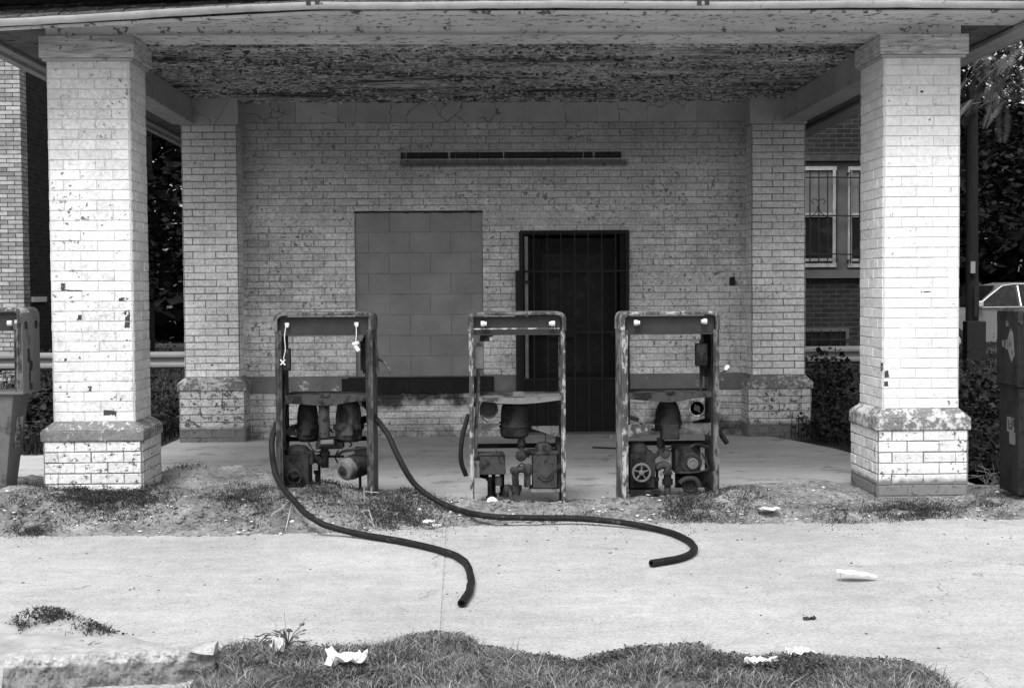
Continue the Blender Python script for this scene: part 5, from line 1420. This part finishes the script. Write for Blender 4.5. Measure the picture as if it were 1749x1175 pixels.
mb = MB(); mb.box(kx+1.28, kx+1.45, YC-.16, YC-.02, 1.03, 1.15); mb.build('mirror', M_CHROME, car, bevel=.02)
mb = MB(); mb.box(kx-.02, kx+.1, YC+.1, YC+.4, .6, .72); mb.build('headlight', M_WHITE, car, bevel=.02)

# ---- trees
def tree(name, loc, lab, H, lobes, nleaf, ls, mat, tr=.16, group=None, flat=.7, seed=0, trunk_h=None):
    t = root(name, loc, lab, 'tree', group); x0, y0, _ = loc
    mb = MB(); cr = MB(); th = trunk_h or H*.55
    mb.tube(spline([(x0,y0,-.2),(x0+.05,y0,th*.5),(x0-.05,y0+.1,th)], 5), [tr*(1-.5*k/10) for k in range(11)], 9)
    tot = sum(l[3]**2 for l in lobes)
    for (lx, ly, lz, lr) in lobes:
        c = Vector((x0+lx, y0+ly, lz))
        mb.tube([Vector((x0, y0, th*.7)), (Vector((x0,y0,th))+c)/2+Vector((0,0,.2)), c], [tr*.45, tr*.3, tr*.1], 6)
        n = int(nleaf*lr*lr/tot)
        for k in range(n):
            d = Vector((R.gauss(0,1), R.gauss(0,1), R.gauss(0,1))).normalized()
            rr = lr*(R.random()**.35)
            p = c + Vector((d.x*rr, d.y*rr, d.z*rr*flat))
            if noise.noise(p*(1.6/ max(.6, lr*.6)) + Vector((seed,0,0))) < -.18 and R.random() < .85: continue
            leaf(cr, p, ls*R.uniform(.6,1.3), min(1, max(0, .45+.5*noise.noise(p*1.1)+R.gauss(0,.22))), asp=.42)
    mb.build('trunk', M_BARK, t, smooth=50); cr.build('crown', mat, t)
    return t
GRP = 'trees behind the lot'
def lobes(n, w, d, z0, z1, r):
    return [(R.uniform(-w,w), R.uniform(-d,d), R.uniform(z0,z1), R.uniform(r*.7,r*1.2)) for _ in range(n)]
tree('shade_tree', (-7.2, 27, 0), 'dark tree filling the gap left of the left pilaster', 8, lobes(20, 2.2, 1.5, 1.2, 7.5, 1.45), 26000, .13, M_TREE, group=GRP, seed=1)
tree('shade_tree', (-10.5, 33, 0), 'dark tree standing behind the gap-filling one at left', 10, lobes(14, 2.6, 1.5, 2, 9.5, 1.9), 9000, .2, M_TREE, group=GRP, seed=2)
tree('shade_tree', (11.2, 33, 0), 'tall dark tree behind the parked car', 9, lobes(18, 2.6, 1.5, 2.6, 6.6, 1.6), 15000, .16, M_TREE, group=GRP, seed=3)
tree('shade_tree', (15.5, 35, 0), 'dark spreading tree at the far right edge', 9, lobes(14, 2.6, 1.5, 2.6, 7.2, 1.8), 10000, .18, M_TREE, group=GRP, seed=4)
tree('shade_tree', (8.2, 31, 0), 'dark slender tree between neighbour house and parked car', 8, lobes(12, 1.3, 1.2, 1.6, 6.4, 1.2), 9000, .14, M_TREE, group=GRP, seed=5)
# far wood
mb = MB()
for k in range(46000):
    x = R.uniform(-30, 34); y = 42 + R.gauss(0, 1.2)
    top = 10.5 + 1.5*noise.noise(Vector((x*.25, 0, 0)))
    if x > 0: top = 6.7 + .9*noise.noise(Vector((x*.5, 0, 0)))
    leaf(mb, (x, y, R.uniform(0, top)), R.uniform(.35,.6), R.random()*.6, asp=.55)
meta(mb.build('far_wood', M_TREE), 'dark wood closing the view behind the lot', 'wood', kind='stuff')

# near compound-leaf tree, upper right
t = root('ailanthus_tree', (6.9, 14.5, 0), 'tree with long feathery leaves hanging in from the upper right', 'tree')
mb = MB(); mb.tube(spline([(6.9,14.5,-.1),(7.0,14.5,2),(6.7,14.6,4.2),(6.2,14.4,5.4)], 6), [.13]*7+[.1]*6+[.05]*6, 9)
for k in range(7): mb.tube([(6.7,14.6,3.8+.2*k),(6.2-.12*k,14.2+.15*(k%3),4.1+.18*k)], [.035,.015], 6)
mb.build('trunk', M_BARK, t, smooth=50)
mb = MB()
def frond(base, dirv, L, c):
    dirv = Vector(dirv).normalized(); p = Vector(base); n = 16; d = dirv.copy(); side = d.cross(Vector((0,0,1))).normalized()
    for k in range(n):
        q = p + d*(L/n); d = (d + Vector((0,0,-.075))).normalized()
        ll = .10*math.sin(math.pi*(.18+.78*k/n)) + .02
        for s in (-1, 1):
            dd = (side*s + d*.45 + Vector((0,0,-.25))).normalized()*ll; w = d*.014
            cc = min(1, max(0, c+R.gauss(0,.15)))
            mb.add([q, q+dd*.45+w, q+dd, q+dd*.45-w], [(0,1,2,3)], cc)
        p = q
for (px, py, YY, n) in ((1735,92,13.6,5),(1700,130,13.8,4),(1722,128,14.2,5),(1660,128,14.0,4),(1648,110,14.2,3),(1720,165,14.5,2),(1690,200,15,3),(1735,150,15,4),(1670,170,15.2,4),(1650,190,15,3)):
    for k in range(n):
        b = P(px+R.uniform(5,30), py-R.uniform(10,40), YY)
        frond(b, (R.uniform(-1.2,.1), R.uniform(-.6,.3), R.uniform(-.5,.15)), R.uniform(.3,.5), R.random())
for k in range(60):
    b = P(R.uniform(1640,1820), R.uniform(-20,150), R.uniform(14.8,17)); frond(b, (R.uniform(-1,1), R.uniform(-1,1), R.uniform(-.3,.3)), R.uniform(.3,.5), R.random()*.5)
mb.build('crown', M_TREEL, t)

# ---- side weeds
def brush(name, x0, x1, y0, y1, n, hmax, lab, m=M_BUSH, keep=None):
    mb = MB()
    for k in range(n):
        x = R.uniform(x0, x1); y = R.uniform(y0, y1)
        if keep and not keep(x, y): continue
        h = hmax*(.55+.6*noise.noise(Vector((x*.9, y*.9, 4))))
        if h < .05: h = .05
        cc = R.random()
        if R.random() < .25: blade(mb, x, y, 0, h*R.uniform(.6,1.15), .012, R.uniform(.1,.6), cc)
        else: leaf(mb, (x, y, h*(R.random()**.6)), R.uniform(.025,.06), cc)
    meta(mb.build(name, m), lab, 'weeds', kind='stuff')
def keepR(x, y): return x > lerp_pts([(10, 3.75), (11.6, 3.45), (12.4, 3.35), (13.2, 3.1), (14, 2.85)], y)+.05
brush('side_weeds', 2.8, 7.5, 10.6, 17.0, 34000, .42, 'dense dark weeds right of the porch floor', keep=keepR)
brush('far_weeds', 3, 14, 17.0, 26, 22000, .78, 'dark brush between guard rail and parked car', keep=lambda x, y: not (2 < x < 7.1 and y > 19.5))
brush('left_weeds', -7.5, -2.95, 12.5, 17.0, 26000, .5, 'dark weeds beyond the porch on the left')
brush('left_far_weeds', -12, -3, 17.4, 26, 12000, .7, 'dark brush behind the guard rail on the left', keep=lambda x, y: not (x < cx+.1 and y > 21.7))
def bush(name, loc, w, h, n, lab):
    t = root(name, loc, lab, 'bush'); mb = MB(); st_ = MB()
    for k in range(7):
        a = R.uniform(0, 6.28); st_.tube([(loc[0],loc[1],0),(loc[0]+math.cos(a)*w*.5,loc[1]+math.sin(a)*w*.4,h*.7)], .008, 5)
    for k in range(n):
        d = Vector((R.gauss(0,1), R.gauss(0,1), R.gauss(0,1))).normalized()*(R.random()**.4)
        leaf(mb, (loc[0]+d.x*w, loc[1]+d.y*w, h*.5+d.z*h*.5), R.uniform(.04,.08), R.random())
    st_.build('stems', M_BARK, t); mb.build('leaves', M_BUSH, t)
a = P(1410, 620, 15.8); bush('leafy_bush', (a.x, 15.8, 0), .35, .8, 500, 'leafy bush poking above the guard rail right of the station')
a = P(1690, 690, 14); bush('leafy_bush', (a.x, 14, 0), .5, .62, 900, 'dark bush beside the nearly black pump')
a = P(1400, 760, 13.2); bush('leafy_bush', (a.x+.12, 13.3, 0), .22, .2, 260, 'low dark bush at the foot of the right pilaster')
a = P(60, 700, 14); bush('leafy_bush', (a.x, 14, 0), .35, .55, 600, 'straggly bush seen between the grey pump and left column')
mb = MB()
for k in range(26):
    b = P(R.uniform(1680,1728), 838, 9.9); tip = b + Vector((R.uniform(-.18,.1), R.uniform(-.1,.1), R.uniform(.05,.2))); mid = (b+tip)/2 + Vector((0,0,.06)); mb.tube([Vector((b.x,b.y,island_h(b.x,b.y))), mid, tip], .0022, 4)
meta(mb.build('wiry_grass_tuft', M_GRASSL), 'wiry pale grass tuft at the foot of the nearly black pump', 'grass')
